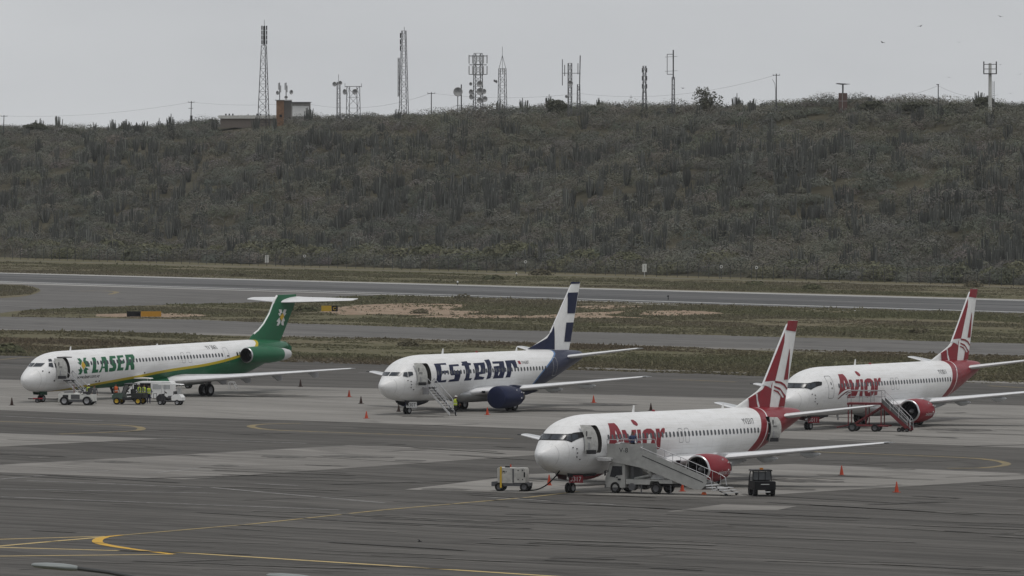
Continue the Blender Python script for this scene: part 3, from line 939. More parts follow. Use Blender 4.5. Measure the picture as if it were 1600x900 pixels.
def open_door(n, root, s0, s1, z0, z1, hs, ht, name='door', turn=(.50, .866)):
    """a door leaf swung out on its forward hinge: curved slab with lining, slide bustle at its foot, handles;
    hs = where its middle stands along the fuselage, ht = how far off the skin, turn = direction of its width (aft, port)"""
    fo = skin(n, 0.0)
    W2 = (s1 - s0) / 2
    K, J = 12, 6
    nx, ny = -turn[1], turn[0]                      # normal of the leaf's lined face (forward, port)
    tz = lambda z: -fo((s0 + s1) / 2, z).y
    def P(a, z, lay):
        return Vector((hs + a * turn[0] + nx * lay, -(tz(z) + ht + a * turn[1] + ny * lay), z))
    mb = MB()
    for lay in (0, .15):
        for i in range(K + 1):
            z = z0 + (z1 - z0) * i / K
            e = .09 if i in (0, K) else (.03 if i in (1, K - 1) else 0)
            for j in range(J + 1):
                mb.v.append(tuple(P((-1 + 2 * j / J) * (W2 - e), z, lay)))
    Wd, L = J + 1, (K + 1) * (J + 1)
    for i in range(K):
        for j in range(J):
            mb.f.append((i * Wd + j, i * Wd + j + 1, (i + 1) * Wd + j + 1, (i + 1) * Wd + j)); mb.mi.append(1)
            mb.f.append((L + i * Wd + j, L + (i + 1) * Wd + j, L + (i + 1) * Wd + j + 1, L + i * Wd + j + 1)); mb.mi.append(0)
        for j in (0, J):
            mb.f.append((i * Wd + j, (i + 1) * Wd + j, L + (i + 1) * Wd + j, L + i * Wd + j)); mb.mi.append(2)
    for j in range(J):
        for i in (0, K):
            mb.f.append((i * Wd + j, i * Wd + j + 1, L + i * Wd + j + 1, L + i * Wd + j)); mb.mi.append(2)
    d = mb.build(name, [LINING, PAINT[n], SLATE], root)
    rot = Matrix.Rotation(math.atan2(-turn[1], turn[0]), 3, 'Z')
    MB().box(P(.03, z0 + .15, .20), (W2 * 1.5, .16, .26), 0, rot).build('slide_bustle', [DARK], d)
    MB().box(P(-.10, z0 + 1.10, .17), (.30, .06, .05), 0, rot).build('handle', [SLATE], d)
    MB().box(P(-.20, z0 + 1.36, .17), (.07, .06, .34), 0, rot).build('assist_handle', [SLATE], d)
    MB().box(P(-.16, z0 + .55, .17), (.10, .05, .42), 0, rot).build('girt_bar', [GREY], d)
    for zz in (.55, 1.3):
        MB().tube(P(-W2 * .7, z0 + zz, -.02), fo(s0 + .05, z0 + zz + .05) + Vector((.0, .15, 0)), .05).build('hinge_arm', [GREY], d)
    return d

def airstair(root, s0, t0, z0, s1, t1, z1, wd, steps, name='airstair', rail=.95, m=None):
    """a light folding stair from a door sill to the ground: stringers, treads, two handrails"""
    m = m or LIGHTGREY
    a, b = Vector((s0, -t0, z0)), Vector((s1, -t1, z1))
    d = (b - a)
    side = Vector((d.y, -d.x, 0)).normalized() * wd / 2
    st = MB()
    for q in (-1, 1):
        p0, p1 = a + side * q, b + side * q
        st.loft([[p0 + Vector((0, 0, h)) + side.normalized() * e for h, e in ((-.10, -.025), (.10, -.025), (.10, .025), (-.10, .025))],
                 [p1 + Vector((0, 0, h)) + side.normalized() * e for h, e in ((-.10, -.025), (.10, -.025), (.10, .025), (-.10, .025))]])
    o = st.build(name, [m], root)
    ang = math.atan2(d.y, d.x)
    for k in range(steps):
        p = a + d * ((k + .6) / steps)
        MB().box(p + Vector((0, 0, .03)), (.27, wd - .05, .045), 0, Matrix.Rotation(ang, 3, 'Z')).build('step', [DARK], o)
    for q in (-1, 1):
        h = MB()
        up = Vector((0, 0, rail))
        p0, p1 = a + side * q, b + side * q
        h.path([p0 + up * .55, p0 + d * .08 + up, p0 + d * .82 + up, p0 + d * .97 + up * .45], .025)
        for u in (.08, .45, .82):
            h.tube(p0 + d * u, p0 + d * u + up, .022)
        h.path([p0 + d * .08 + up * .5, p0 + d * .82 + up * .5], .018)
        h.build('handrail', [STEEL], o)
    return o

def jet_engine(root, s_in, t, z, r, length, cowl, flat=True, lip=STEEL, plug=False, pylon=None):
    """underwing turbofan: cowl with thick lip, fan, spinner, core nozzle and tail cone"""
    n = 32
    prof = [(0.0, .86), (.02, .90), (.10, .945), (.3, .985), (.75, 1.0), (1.4, 1.0), (2.1, .95), (2.7, .86), (3.1, .78)]
    sc_ = length / 4.4
    def ring(x, q):
        out = []
        for i in range(n):
            a = 2 * math.pi * i / n
            yy, zz = math.sin(a) * r * q, math.cos(a) * r * q
            if flat and zz < 0:
                zz *= .94
                yy *= 1.0 + .05 * (1 - abs(math.cos(a)))
            out.append((s_in + x * sc_, -t + yy, z + zz))
        return out
    cw = MB()
    rings = [ring(x, q) for x, q in prof]
    cw.loft(rings, caps=False)
    for i in range(2 * n):
        cw.mi[i] = 1
    inner = [ring(x, q) for x, q in ((0.0, .86), (.05, .80), (.25, .77), (.8, .77))]
    cw.loft(inner, m=2, caps=False)
    for i in range(n):
        cw.mi[len(prof) * n - n + i] = 1
    cw.loft([ring(3.1, .78), ring(3.1, .60), ring(2.6, .58)], m=2, caps=False)
    en = cw.build('engine', [cowl, lip, BLACK], root)
    if plug:
        cv = MB()
        cv.lathe([(0, 0), (.0, .4), (.02, .75), (.1, .90)], (s_in - .10, -t, z), (1, 0, 0), 28)
        cv.build('inlet_cover', [cowl], en)
    else:
        fa = MB()
        for i in range(26):
            a = 2 * math.pi * i / 26
            p = Vector((0, math.sin(a), math.cos(a)))
            q = Vector((0, math.cos(a), -math.sin(a)))
            c0 = Vector((s_in + .55 * sc_, -t, z))
            fa.add([c0 + p * .2 * r - q * .03, c0 + p * .2 * r + q * .03 + Vector((.08, 0, 0)), c0 + p * .76 * r + q * .10 + Vector((.14, 0, 0)), c0 + p * .76 * r - q * .06], [(0, 1, 2, 3)])
        fa.lathe([(.2, 0), (.2, .79 * r)], (s_in + .55 * sc_, -t, z), (1, 0, 0), 24)
        fa.build('fan', [FANM], en)
        MB().lathe([(0, .0), (.05, .06), (.25, .16), (.45, .21)], (s_in + .2 * sc_, -t, z), (1, 0, 0), 16).build('spinner', [GREY], en)
    nz = MB()
    nz.lathe([(2.4, .58), (3.3, .52), (3.9, .40), (3.9, .34), (3.4, .3)], (s_in, -t, z), (1, 0, 0), 24) if False else nz.lathe([(2.4 * sc_, .58 * r), (3.3 * sc_, .52 * r), (3.95 * sc_, .40 * r), (3.95 * sc_, .34 * r), (3.4 * sc_, .30 * r)], (s_in, -t, z), (1, 0, 0), 24)
    nz.lathe([(3.3 * sc_, .26 * r), (4.0 * sc_, .22 * r), (4.55 * sc_, .03 * r)], (s_in, -t, z), (1, 0, 0), 20)
    nz.build('exhaust_nozzle', [mat('burnt_metal', (.12, .11, .10), .4, .7)], en)
    if pylon:
        py = MB()
        py.prism(pylon, -t - .17, -t + .17)
        py.build('pylon', [cowl if plug else WINGM], en)
    return en

def fairing(mb, s, t, z, ln, r):
    mb.loft([[(s + ln * u, -t + math.sin(a) * r * q * .6, z + math.cos(a) * r * q - dz_) for a in [2 * math.pi * i / 10 for i in range(10)]] for u, q, dz_ in ((0, .15, 0), (.12, .6, .03), (.35, 1, .08), (.65, .8, .12), (.9, .35, .10), (1, .05, .08))])

def blade_antenna(root, s, z, h=.5, name='antenna'):
    mb = MB()
    mb.loft([[(s, -.03, z - .15), (s + .32, -.03, z - .15), (s + .32, .03, z - .15), (s, .03, z - .15)], [(s + .22, -.012, z + h), (s + .36, -.012, z + h), (s + .36, .012, z + h), (s + .22, .012, z + h)]])
    return mb.build(name, [WHITE], root)

def place(root, n):
    X, Y, th = PLACE[n]
    p, pv = PITCHES.get(n, (0, 0))
    M = Matrix.Translation((X, Y, 0)) @ Matrix.Rotation(R(th), 4, 'Z') @ Matrix.Translation((pv, 0, 0)) @ Matrix.Rotation(p, 4, 'Y') @ Matrix.Translation((-pv, 0, 0))
    root.matrix_world = M

def dz_of(n, s):
    p, pv = PITCHES.get(n, (0, 0))
    return -p * (pv - s)

def poly_part(name, polys, fs, m, parent):
    fine = name in ('fin_stripe', 'fin_line') or (name == 'star_mark' and parent.name.startswith('tail_fin'))
    return link(bpy.data.objects.new(name, decal_mesh(name, polys, fs, m, .12 if fine else .35, .12 if fine else .14)), parent)

def s_of(n, t, z):
    """station where the nose skin at height z has half-width t"""
    lo, hi = .3, 4.5
    for _ in range(40):
        m_ = (lo + hi) / 2
        q = t_at(n, m_, z)
        if q is None or q < t: lo = m_
        else: hi = m_
    return (lo + hi) / 2
def band(n, z0, z1, t0, t1b, t1t):
    """outline of a pane between two level edges, from half-width t0 near the centre post outwards"""
    top_ = [(s_of(n, t0 + (t1t - t0) * i / 6, z1), z1) for i in range(7)]
    bot_ = [(s_of(n, t0 + (t1b - t0) * i / 6, z0), z0) for i in range(7)]
    return bot_[::1] + top_[::-1]

def phi_part(name, pl, n, off, m, parent, sg=1):
    """a patch given in (s, z), laid on by its angle round the fuselage so that it can reach over the top"""
    out = []
    for s, z in pl:
        top, bot, hw, zc = sec(n, s)
        b = (top - zc) if z > zc else (zc - bot)
        out.append((s, sg * math.degrees(math.acos(max(-1, min(1, (z - zc) / b))))))
    # refine the edges before the angle is interpolated
    fine = []
    for p, q in zip(out, out[1:] + out[:1]):
        fine += [(p[0] + (q[0] - p[0]) * k_ / 4, p[1] + (q[1] - p[1]) * k_ / 4) for k_ in range(4)]
    return link(bpy.data.objects.new(name, decal_mesh(name, [fine], skin_phi(n, off), m, .05, 3.0)), parent)

# ---------------------------------------------------------------- 737-type twin jet
def twin_jet(n, label, cowl, covered=False):
    ex = 0.0 if n == 'E' else 3.0
    g = 0.0 if n == 'E' else 1.83
    root = thing('airliner', label, 'airplane')
    sk = skin(n)
    L1 = rr(4.42, 5.26, 2.57, 4.40, .14, 3)
    L2 = rr(25.15 + ex, 25.9 + ex, 2.80, 4.45, .13, 3)
    cut = []
    if n in 'AE':
        cut.append((L1, .7))
    if n == 'A':
        cut.append((L2, .5))
    fus = fuselage_mesh(n, cut)
    fus.parent = root
    # doors
    if n in 'AE':
        open_door(n, root, 4.40, 5.26, 2.53, 4.45, 3.60, .22)
    else:
        d = ring_outline('door', L1, .035, sk, SEAM, root)
        MB().box((4.95, sk(4.95, 3.42).y - .012, 3.42), (.26, .03, .05)).build('handle', [MARK], d)
        poly_part('door_window', [rr(4.86, 5.0, 3.66, 3.90, .06)], sk, WINGLASS, d)
    if n == 'A':
        open_door(n, root, 25.15 + ex, 25.92 + ex, 2.72, 4.42, 25.45 + ex, .42, turn=(.8, .6))
    else:
        ring_outline('door', L2, .03, sk, STARW if n == 'E' else SEAM, root)
    # the over-wing exits
    for c_ in ((15.72, 16.58) if n != 'E' else (14.72,)):
        ring_outline('exit_door', rr(c_ - .27, c_ + .27, 2.98, 3.95, .12, lean=-.02), .025, sk, SEAM, root)
    # cockpit glass: three panes a side, mirrored; black mask painted round them on the red-tailed jets
    if n == 'E':
        panes = (band(n, 3.36, 3.66, .05, .86, .92), [(1.98, 3.33), (2.21, 3.66), (2.49, 3.67), (2.32, 3.23)], [(2.39, 3.25), (2.54, 3.69), (2.95, 3.69), (2.93, 3.44)])
    else:
        panes = (band(n, 3.48, 3.80, .05, .84, .92), [(2.02, 3.44), (2.31, 3.81), (2.50, 3.81), (2.28, 3.39)], [(2.34, 3.40), (2.56, 3.81), (2.95, 3.81), (2.88, 3.59)])
        mb_ = [(s_of(n, .9 * i / 6, 3.45), 3.45) for i in range(7)]
        mt_ = [(s_of(n, .9 * i / 6, 3.85), 3.85) for i in range(7)]
        for sg in (1, -1):
            phi_part('cockpit_mask', mb_ + [(2.27, 3.32), (3.56, 3.67), (3.75, 3.93), (2.60, 3.88)] + mt_[::-1], n, .030, MARK, root, sg)
    glass = mat('cockpit_glass', (.03, .036, .045), .22, spec=.4)
    for pn in panes:
        for sg in (1, -1):
            phi_part('cockpit_window', pn, n, .042, glass, root, sg)
    # probes and ports on the nose
    for s, z in ((2.62, 2.90), (2.70, 2.62), (2.72, 2.36), (3.1, 2.18), (2.3, 2.98)):
        MB().box(sk(s, z) + Vector((0, -.015, 0)), (.10, .04, .07)).build('probe', [MARK], root)
    poly_part('radome_seam', [[(1.22, 1.9), (1.25, 1.9), (1.28, 2.6), (1.25, 3.3), (1.22, 3.3), (1.25, 2.6)]], skin(n, .006), LIGHTGREY, root)
    # cabin windows
    if n == 'E':
        sp = [6.35 + .508 * k for k in range(35) if abs(6.35 + .508 * k - 13.0) > .2]
        windows(n, fus, sp, 3.55)
    else:
        sp = [6.15 + .508 * k for k in range(41)]
        windows(n, fus, sp, 3.57)
    # wings
    zr = 1.72
    wsec = [(1.2, 11.3 + g, 7.8, 1.66, .115), (1.9, 12.1 + g, 7.0, zr, .115), (4.9, 14.35 + g, 4.55, zr + .30, .12), (9.5, 16.95 + g, 2.95, zr + .80, .11), (14.25, 19.55 + g, 1.60, 3.04, .10), (14.44, 19.85 + g, 1.2, 3.06, .06)]
    for sd in (-1, 1):
        wm = wing_mesh(wsec, sd)
        wg = wm.build('wing', [WINGM, WINGU], root, 50)
        for t_, s_, z_ in ((6.3, 18.1 + g, zr + .28), (9.2, 18.9 + g, zr + .62), (3.6, 17.4 + g, zr + .02)):
            fb = MB()
            fairing(fb, s_ - 1.6, -sd * t_, z_ - .05, 2.9, .26)
            fb.build('flap_fairing', [WINGM], wg, 60)
        MB().box((12.62 + g, sd * 2.35, zr + .02), (.30, .42, .20), 0, Matrix.Rotation(R(-38 * -sd), 3, 'Z')).build('landing_light', [GLASS], wg)
        lt = MB().box((19.75 + g, sd * 14.46, 3.07), (.5, .08, .07))
        lt.build('tip_light', [GLASS], wg)
    # wing-body fairing
    bf = MB()
    rings = []
    for u, q in ((0, .05), (.06, .55), (.18, .9), (.4, 1.0), (.65, 1.0), (.85, .75), (1, .08)):
        s = 10.7 + g + 9.2 * u
        rings.append([(s, math.sin(a) * (1.20 + .60 * q), 1.56 + math.cos(a) * (.26 + .46 * q) * (1.12 if math.cos(a) < 0 else .70)) for a in [2 * math.pi * i / 24 for i in range(24)]])
    bf.loft(rings).build('wing_fairing', [WINGM if n != 'E' else WINGM], root, 60)
    # tail
    le = [(4.5, 22.6 + ex), (5.02, 23.0 + ex), (5.73, 25.14 + ex), (6.16, 26.38 + ex), (6.53, 27.08 + ex), (10.72, 30.52 + ex), (11.0, 30.86 + ex)]
    te = [(4.5, 30.12 + ex), (11.0, 32.14 + ex)]
    F = fin_fn(le, te, 11.0, (4.5, 25.4 + ex), (11.0, 30.86 + ex))
    fin = fin_mesh(F, 4.62, 11.0).build('tail_fin', [WHITE], root, 50)
    fs = fin_skin(F)
    if n == 'E':
        for k_ in ('cap', 'b1', 'b2', 'dors'):
            poly_part('fin_stripe', [[(min(a, F[1](b) - .03), b) for a, b in FINE[k_]]], fs, NAVY, fin)
    else:
        clampte = lambda pl: [(min(a, F[1](b) - .03), max(b, 5.02)) for a, b in pl]
        for k_ in ('cap', 'red1', 'redlow', 'red2', 'red3', 'red4'):
            poly_part('fin_stripe', [clampte(FINA[k_])], fs, RED, fin)
        poly_part('fin_line', [FINA['wline']], fin_skin(F, .04), STARW, fin)
        poly_part('star_mark', [FINA['star']], fin_skin(F, .045), STARW, fin)
    led = MB()
    for z0_, z1_ in ((6.55, 8.6), (8.6, 10.72)):
        led.tube((F[0](z0_) + .05, 0, z0_), (F[0](z1_) + .05, 0, z1_), .07, .06, 8)
    led.build('fin_leading_edge', [WINGU], fin)
    stb = [(.4, 27.6 + ex, 4.0, 4.32, .10), (1.0, 28.2 + ex, 3.55, 4.40, .10), (6.15, 31.25 + ex, 1.55, 5.12, .09), (6.35, 31.5 + ex, 1.2, 5.15, .05)]
    for sd in (-1, 1):
        wing_mesh(stb, sd).build('tailplane', [WINGM, WINGU], root, 50)
    MB().lathe([(0, .2), (.25, .13), (.35, .02)], (32.15 + ex, 0, 4.45), (1, 0, 0), 14).build('tail_cone', [SLATE], root)
    # engines
    pyl = lambda o: [(o + 1.2, 2.05), (o + 2.6, 2.38), (o + 4.6, 2.22), (o + 6.6, 1.75), (o + 4.6, 1.45), (o + 2.6, 1.5)]
    for sd in (1, -1):
        en = jet_engine(root, 10.9 + g, 4.83 * sd, 1.32, 1.03, 4.5, cowl, True, (cowl if covered else STEEL), covered, pyl(10.9 + g))
        if sd == 1:
            for s_, z_ in ((13.0, 1.95), (13.6, 1.75), (13.9, 1.70), (13.5, 1.25)):
                MB().box((s_ + g, -4.83 - math.sqrt(max(.02, 1.0 - (z_ - 1.36) ** 2)) * .97, z_), (.12, .05, .10)).build('latch', [STARW], en)
            if n != 'E':
                fe = lambda s, z: Vector((s, -4.83 - math.sqrt(max(.05, (1.05 - .085 * max(0, s - (12.6 + g))) ** 2 - (z - 1.32) ** 2)) - .03, z))
                link(bpy.data.objects.new('lettering', text_mesh('lettering', 'aviorair.com', 12.0 + g, .95, .46, fe, STARW, .15, .95, .0)), en)
    # landing gear
    gear_leg(root, 'nose_gear', 4.3, 0, 1.45, .345, .20, dz_of(n, 4.3), gap=.03)
    for sd in (-1, 1):
        MB().prism([(3.3, 1.40), (4.55, 1.30), (4.55, .72), (3.45, .85)], sd * .42, sd * .45).build('gear_door', [DARK if n == 'E' else mat('dark_red_paint', (.09, .02, .025), .5)], root)
    du = Vector((.52, -.854, 0))
    pc = Vector((3.95, -.66, .84))
    po = MB().box(pc, (.92, .05, .50), 0, Matrix.Rotation(math.atan2(du.y, du.x), 3, 'Z')).build('number_plate', [WHITE if n == 'E' else RED], root)
    nv = Vector((-.854, -.52, 0)) * .032
    fl = lambda u, v_: pc + du * u + nv + Vector((0, 0, v_))
    link(bpy.data.objects.new('lettering', text_mesh('lettering', {'A': '3317', 'E': '630T', 'B': '3011'}[n], -.40, -.15, .44, fl, MARK if n == 'E' else STARW, 0, .85, .0)), po)
    for sd in (-1, 1):
        MB().prism([(3.1, 1.32), (5.1, 1.22), (6.9, 1.14), (6.7, .98), (5.2, .95), (3.3, 1.0)], sd * .46, sd * .49).build('gear_bay_door', [DARK], root)
    for sd in (1, -1):
        gear_leg(root, 'main_gear', 16.75 + g, 2.6 * sd, 1.6, .51, .36, dz_of(n, 16.75 + g), gap=.06)
    # antennas, beacon, drain mast
    blade_antenna(root, 9.6 + ex * .9, 5.06, .48)
    blade_antenna(root, 21.4 + ex, 5.06, .35)
    MB().lathe([(0, .12), (.08, .11), (.14, .03)], (15.2, 0, 5.06), (0, 0, 1), 12).build('beacon', [RED], root)
    if n == 'A' or n == 'B':
        MB().prism([(9.2, 1.15), (9.5, 1.15), (9.62, .62), (9.48, .62)], -.03, .03).build('drain_mast', [LIGHTGREY], root)
    # titles
    if n == 'E':
        T = ESTELAR
        for L_ in ('E', 's', 't', 'l', 'r'):
            poly_part('title_letter', [T[L_]], sk, NAVY, fus)
        poly_part('title_letter', [T['e'], T['eh']], sk, NAVY, fus)
        poly_part('title_letter', [T['a'], T['ah']], sk, NAVY, fus)
        poly_part('flag', [[(19.35, 3.98), (19.75, 3.98), (19.75, 4.26), (19.35, 4.26)]], sk, mat('flag_red', (.25, .02, .03), .5), fus)
        link(bpy.data.objects.new('registration', text_mesh('registration', 'YV630T', 19.85, 3.98, .38, sk, MARK, .1, 1.0, .0)), fus)
    else:
        T = AVIOR
        poly_part('title_letter', [T['A'], T['Ah']], sk, RED, fus)
        poly_part('title_letter', [T['o'], T['oh']], sk, RED, fus)
        for L_ in ('v', 'i', 'r'):
            poly_part('title_letter', [T[L_]], sk, RED, fus)
        poly_part('title_dot', [T['dot']], sk, RED, fus)
        for L_ in ('sw1', 'sw2'):
            poly_part('title_swoosh', [T[L_]], skin(n, .016), mat('dark_title_red', (.10, .02, .025), .5), fus)
        link(bpy.data.objects.new('registration', text_mesh('registration', {'A': 'YV3317', 'B': 'YV3011'}[n], 24.55, 4.02, .54, skin(n, .014), MARK, .12, .92, .0)), fus)
    place(root, n)
    return root

plane_A = twin_jet('A', 'white airliner with red tail and forward door open, nearest jet to the camera', RED)
plane_B = twin_jet('B', 'white airliner with red tail at the right edge, doors shut, red towable stairs beside it', RED)
plane_E = twin_jet('E', 'white airliner with navy blue title, navy tail blocks and covered dark blue engine', NAVY, True)
# forward stair folded out below the sill of the blue-titled jet, and the half-open stair hatch of the near red one
st_ = airstair(plane_E, 4.75, 1.95, 2.35, 3.6, 5.2, .10, .72, 11)
MB().box((4.75, -2.02, 2.30), (1.1, .75, .09)).build('landing', [DARK], st_)
MB().prism([(4.1, 2.30), (4.25, 2.36), (4.16, 1.75), (4.05, 1.75)], -2.3, -1.75).build('hatch_door', [GREY], st_)
hat = MB().box((5.35, -2.25, 2.22), (1.5, .85, .10))
hat.box((4.75, -2.35, 2.15), (.55, .75, .16))
hat.build('stair_hatch', [LIGHTGREY], plane_A)

# ---------------------------------------------------------------- rear-engined T-tail jet
def rear_jet():
    n = 'M'
    root = thing('airliner', 'white and green airliner with yellow stripe, rear engines and T-shaped tail', 'airplane')
    sk = skin(n)
    D1 = rr(4.15, 5.05, 2.22, 4.03, .13, 3)
    fus = fuselage_mesh(n, [(D1, .6)])
    fus.parent = root
    # door leaf folded forward, with its dark head seal
    dd = open_door(n, root, 4.12, 5.08, 2.20, 4.05, 3.50, .30)
    MB().box((4.35, -1.45, 4.12), (1.15, 1.0, .08), 0, Matrix.Rotation(R(-24), 3, 'Z')).build('door_hood', [SLATE], dd)
    ring_outline('door', rr(29.25, 29.95, 2.62, 4.08, .13), .025, sk, SEAM, root)
    MB().box((29.75, sk(29.75, 3.32).y - .01, 3.32), (.3, .03, .1)).build('handle', [MARK], root)
    for c_ in (22.65, 23.65):
        ring_outline('exit_door', rr(c_ - .26, c_ + .26, 2.92, 3.88, .12), .025, sk, SEAM, root)
    glass = mat('cockpit_glass', (.03, .036, .045), .22, spec=.4)
    for pn in (band(n, 3.33, 3.63, .04, .72, .80), [(2.43, 3.33), (2.63, 3.63), (2.98, 3.65), (2.87, 3.23)], [(3.08, 3.22), (3.15, 3.63), (3.64, 3.62), (3.47, 3.24)], [(2.73, 3.75), (2.90, 3.97), (3.18, 3.99), (3.04, 3.76)]):
        for sg in (1, -1):
            phi_part('cockpit_window', pn, n, .035, glass, root, sg)
    for s, z in ((1.75, 2.95), (2.3, 2.83), (3.0, 2.05), (9.4, 1.75), (9.9, 1.75), (16.6, 2.25)):
        MB().box(sk(s, z) + Vector((0, -.01, 0)), (.14, .04, .12)).build('probe', [MARK], root)
    poly_part('radome_seam', [[(1.38, 1.35), (1.41, 1.35), (1.46, 2.1), (1.40, 3.1), (1.37, 3.1), (1.43, 2.1)]], skin(n, .006), LIGHTGREY, root)
    windows(n, fus, [7.35 + .5 * k for k in range(44)] + [31.3, 31.75], 3.44, .36, .25)
    # wing
    wsec = [(1.0, 20.0, 8.2, 1.28, .13), (1.7, 20.5, 7.3, 1.32, .13), (5.4, 22.45, 4.6, 1.58, .12), (11, 25.35, 2.75, 2.0, .11), (16.2, 28.1, 1.25, 2.40, .10), (16.43, 28.35, .9, 2.42, .06)]
    for sd in (-1, 1):
        wg = wing_mesh(wsec, sd).build('wing', [WINGM, WINGU], root, 50)
        for t_, s_, z_ in ((3.4, 26.0, 1.30), (6.0, 26.2, 1.48), (9.0, 27.0, 1.72), (12.4, 28.0, 2.0)):
            fb = MB()
            fb.loft([[(s_ - .8, sd * t_ - .06, z_ + .05), (s_ + .9, sd * t_ - .06, z_ + .05), (s_ + .9, sd * t_ + .06, z_ + .05), (s_ - .8, sd * t_ + .06, z_ + .05)],
                     [(s_ + .3, sd * t_ - .04, z_ - .50), (s_ + .95, sd * t_ - .04, z_ - .46), (s_ + .95, sd * t_ + .04, z_ - .46), (s_ + .3, sd * t_ + .04, z_ - .50)]])
            fb.build('flap_hinge', [GREY], wg)
    bf = MB()
    rings = []
    for u, q in ((0, .05), (.08, .6), (.25, .95), (.6, 1.0), (.85, .7), (1, .08)):
        s = 18.6 + 10.5 * u
        rings.append([(s, math.sin(a) * (1.2 + .52 * q), 1.28 + math.cos(a) * (.28 + .30 * q)) for a in [2 * math.pi * i / 24 for i in range(24)]])
    bf.loft(rings).build('wing_fairing', [GREEN], root, 60)
    # T-tail
    le = [(4.0, 34.6), (4.55, 35.4), (5.0, 35.9), (5.39, 36.9), (6.02, 37.84), (6.95, 38.79), (8.2, 39.62), (8.62, 40.05), (8.66, 40.3)]
    te = [(3.6, 40.2), (4.29, 40.58), (7.67, 43.0), (8.66, 43.3)]
    F = fin_fn(le, te, 8.66, (4.0, 35.0), (8.66, 40.1), .05, .10)
    fin = fin_mesh(F, 4.1, 8.66).build('tail_fin', [GREEN], root, 50)
    fs = fin_skin(F, .03)
    for k_ in ('s1', 's2', 's3', 's4'):
        poly_part('star_mark', [FINM[k_]], fs, STARW, fin)
    poly_part('star_mark', [FINM['dia']], fin_skin(F, .045), YELLOW, fin)
    led = MB()
    zz = [5.1, 5.39, 6.02, 6.95, 8.2, 8.6]
    for a, b in zip(zz[:-1], zz[1:]):
        led.tube((F[0](a) + .06, 0, a), (F[0](b) + .06, 0, b), .10, .10, 8)
    led.build('fin_leading_edge', [WHITE], fin)
    stb = [(.0, 40.4, 3.4, 7.98, .10), (.5, 40.7, 3.15, 7.98, .10), (5.9, 43.6, 1.3, 8.10, .09), (6.12, 43.9, .9, 8.12, .05)]
    for sd in (-1, 1):
        wing_mesh(stb, sd, .13).build('tailplane', [mat('tailplane_white', (.66, .66, .66), .4), WINGU], root, 50)
    MB().prism([(40.6, 3.35), (41.5, 3.2), (42.2, 3.35), (42.2, 3.75), (41.2, 4.25), (40.4, 4.3)], -.18, .18).build('tail_cone', [GREEN], root)
    # engines on the rear fuselage
    for sd in (1, -1):
        cw = MB()
        nr = 28
        prof = [(0, .66), (.03, .70), (.12, .735), (.4, .76), (1.2, .79), (3.6, .79), (4.6, .73), (5.3, .63), (5.6, .58)]
        ring = lambda x, q: [(31.35 + x, -2.55 * sd + math.sin(2 * math.pi * i / nr) * q, 3.34 + math.cos(2 * math.pi * i / nr) * q - .02 * x) for i in range(nr)]
        cw.loft([ring(x, q) for x, q in prof], caps=False)
        for i in range(2 * nr):
            cw.mi[i] = 1
        cw.loft([ring(x, q) for x, q in ((0, .66), (.1, .62), (1.0, .62))], m=2, caps=False)
        en = cw.build('engine', [GREEN, STEEL, BLACK], root)
        MB().lathe([(.0, 0), (.15, .12), (.35, .2)], (31.9, -2.55 * sd, 3.33), (1, 0, 0), 14).build('spinner', [GREY], en)
        MB().lathe([(0, 0), (.0, .63)], (32.2, -2.55 * sd, 3.33), (1, 0, 0), 24).build('fan', [FANM], en)
        nz = MB()
        nz.lathe([(5.5, .60), (6.1, .56), (6.9, .40), (6.9, .36), (6.2, .38)], (31.35, -2.55 * sd, 3.22), (1, 0, 0), 24)
        nz.build('exhaust_nozzle', [LIGHTGREY], en)
        MB().box((34.4, -1.85 * sd, 3.30), (3.4, .8, .34)).build('pylon', [GREEN], en)
    # landing gear
    gear_leg(root, 'nose_gear', 2.9, 0, 1.1, .33, .19, dz_of(n, 2.9), gap=.04)
    for sd in (-1, 1):
        MB().prism([(2.1, 1.10), (3.25, 1.05), (3.25, .72), (2.2, .80)], sd * .36, sd * .39).build('gear_door', [mat('dark_green_paint', (.008, .045, .022), .5)], root)
    for sd in (1, -1):
        gear_leg(root, 'main_gear', 24.95, 2.55 * sd, 1.4, .56, .42, dz_of(n, 24.95), gap=.10)
        MB().prism([(25.4, 1.25), (26.1, 1.2), (26.3, .55), (25.9, .5)], -2.2 * sd - .03, -2.2 * sd + .03).build('gear_door', [SLATE], root)
    blade_antenna(root, 7.1, 4.42, .55)
    blade_antenna(root, 20.5, 4.55, .2)
    MB().prism([(13.3, 1.05), (13.7, 1.05), (13.95, .35), (13.75, .35)], -.03, .03).build('blade_antenna', [DARK], root)
    # titles
    T = LASER
    for L_ in ('L', 'S', 'E'):
        poly_part('title_letter', [T[L_]], sk, GREEN, fus)
    poly_part('title_letter', [T['A'], T['Ah']], sk, GREEN, fus)
    poly_part('title_letter', [T['R'], T['Rh']], sk, GREEN, fus)
    for L_ in ('k1', 'k2', 'k3', 'k4', 'k5'):
        poly_part('star_mark', [T[L_]], sk, GREEN, fus)
    poly_part('star_mark', [T['dia']], skin(n, .016), YELLOW, fus)
    link(bpy.data.objects.new('lettering', text_mesh('lettering', 'www.laser.com.ve', 6.2, 2.10, .46, sk, MARK, .35, 1.0, .004)), fus)
    link(bpy.data.objects.new('registration', text_mesh('registration', 'YV 3063', 26.9, 4.0, .50, sk, MARK, 0, 1.0, .0)), fus)
    airst = airstair(root, 4.6, 1.70, 2.10, 4.0, 4.7, .12, .78, 10)
    MB().box((4.55, -1.95, 2.02), (1.1, .6, .08)).build('landing', [DARK], airst)
    place(root, n)
    return root
plane_M = rear_jet()

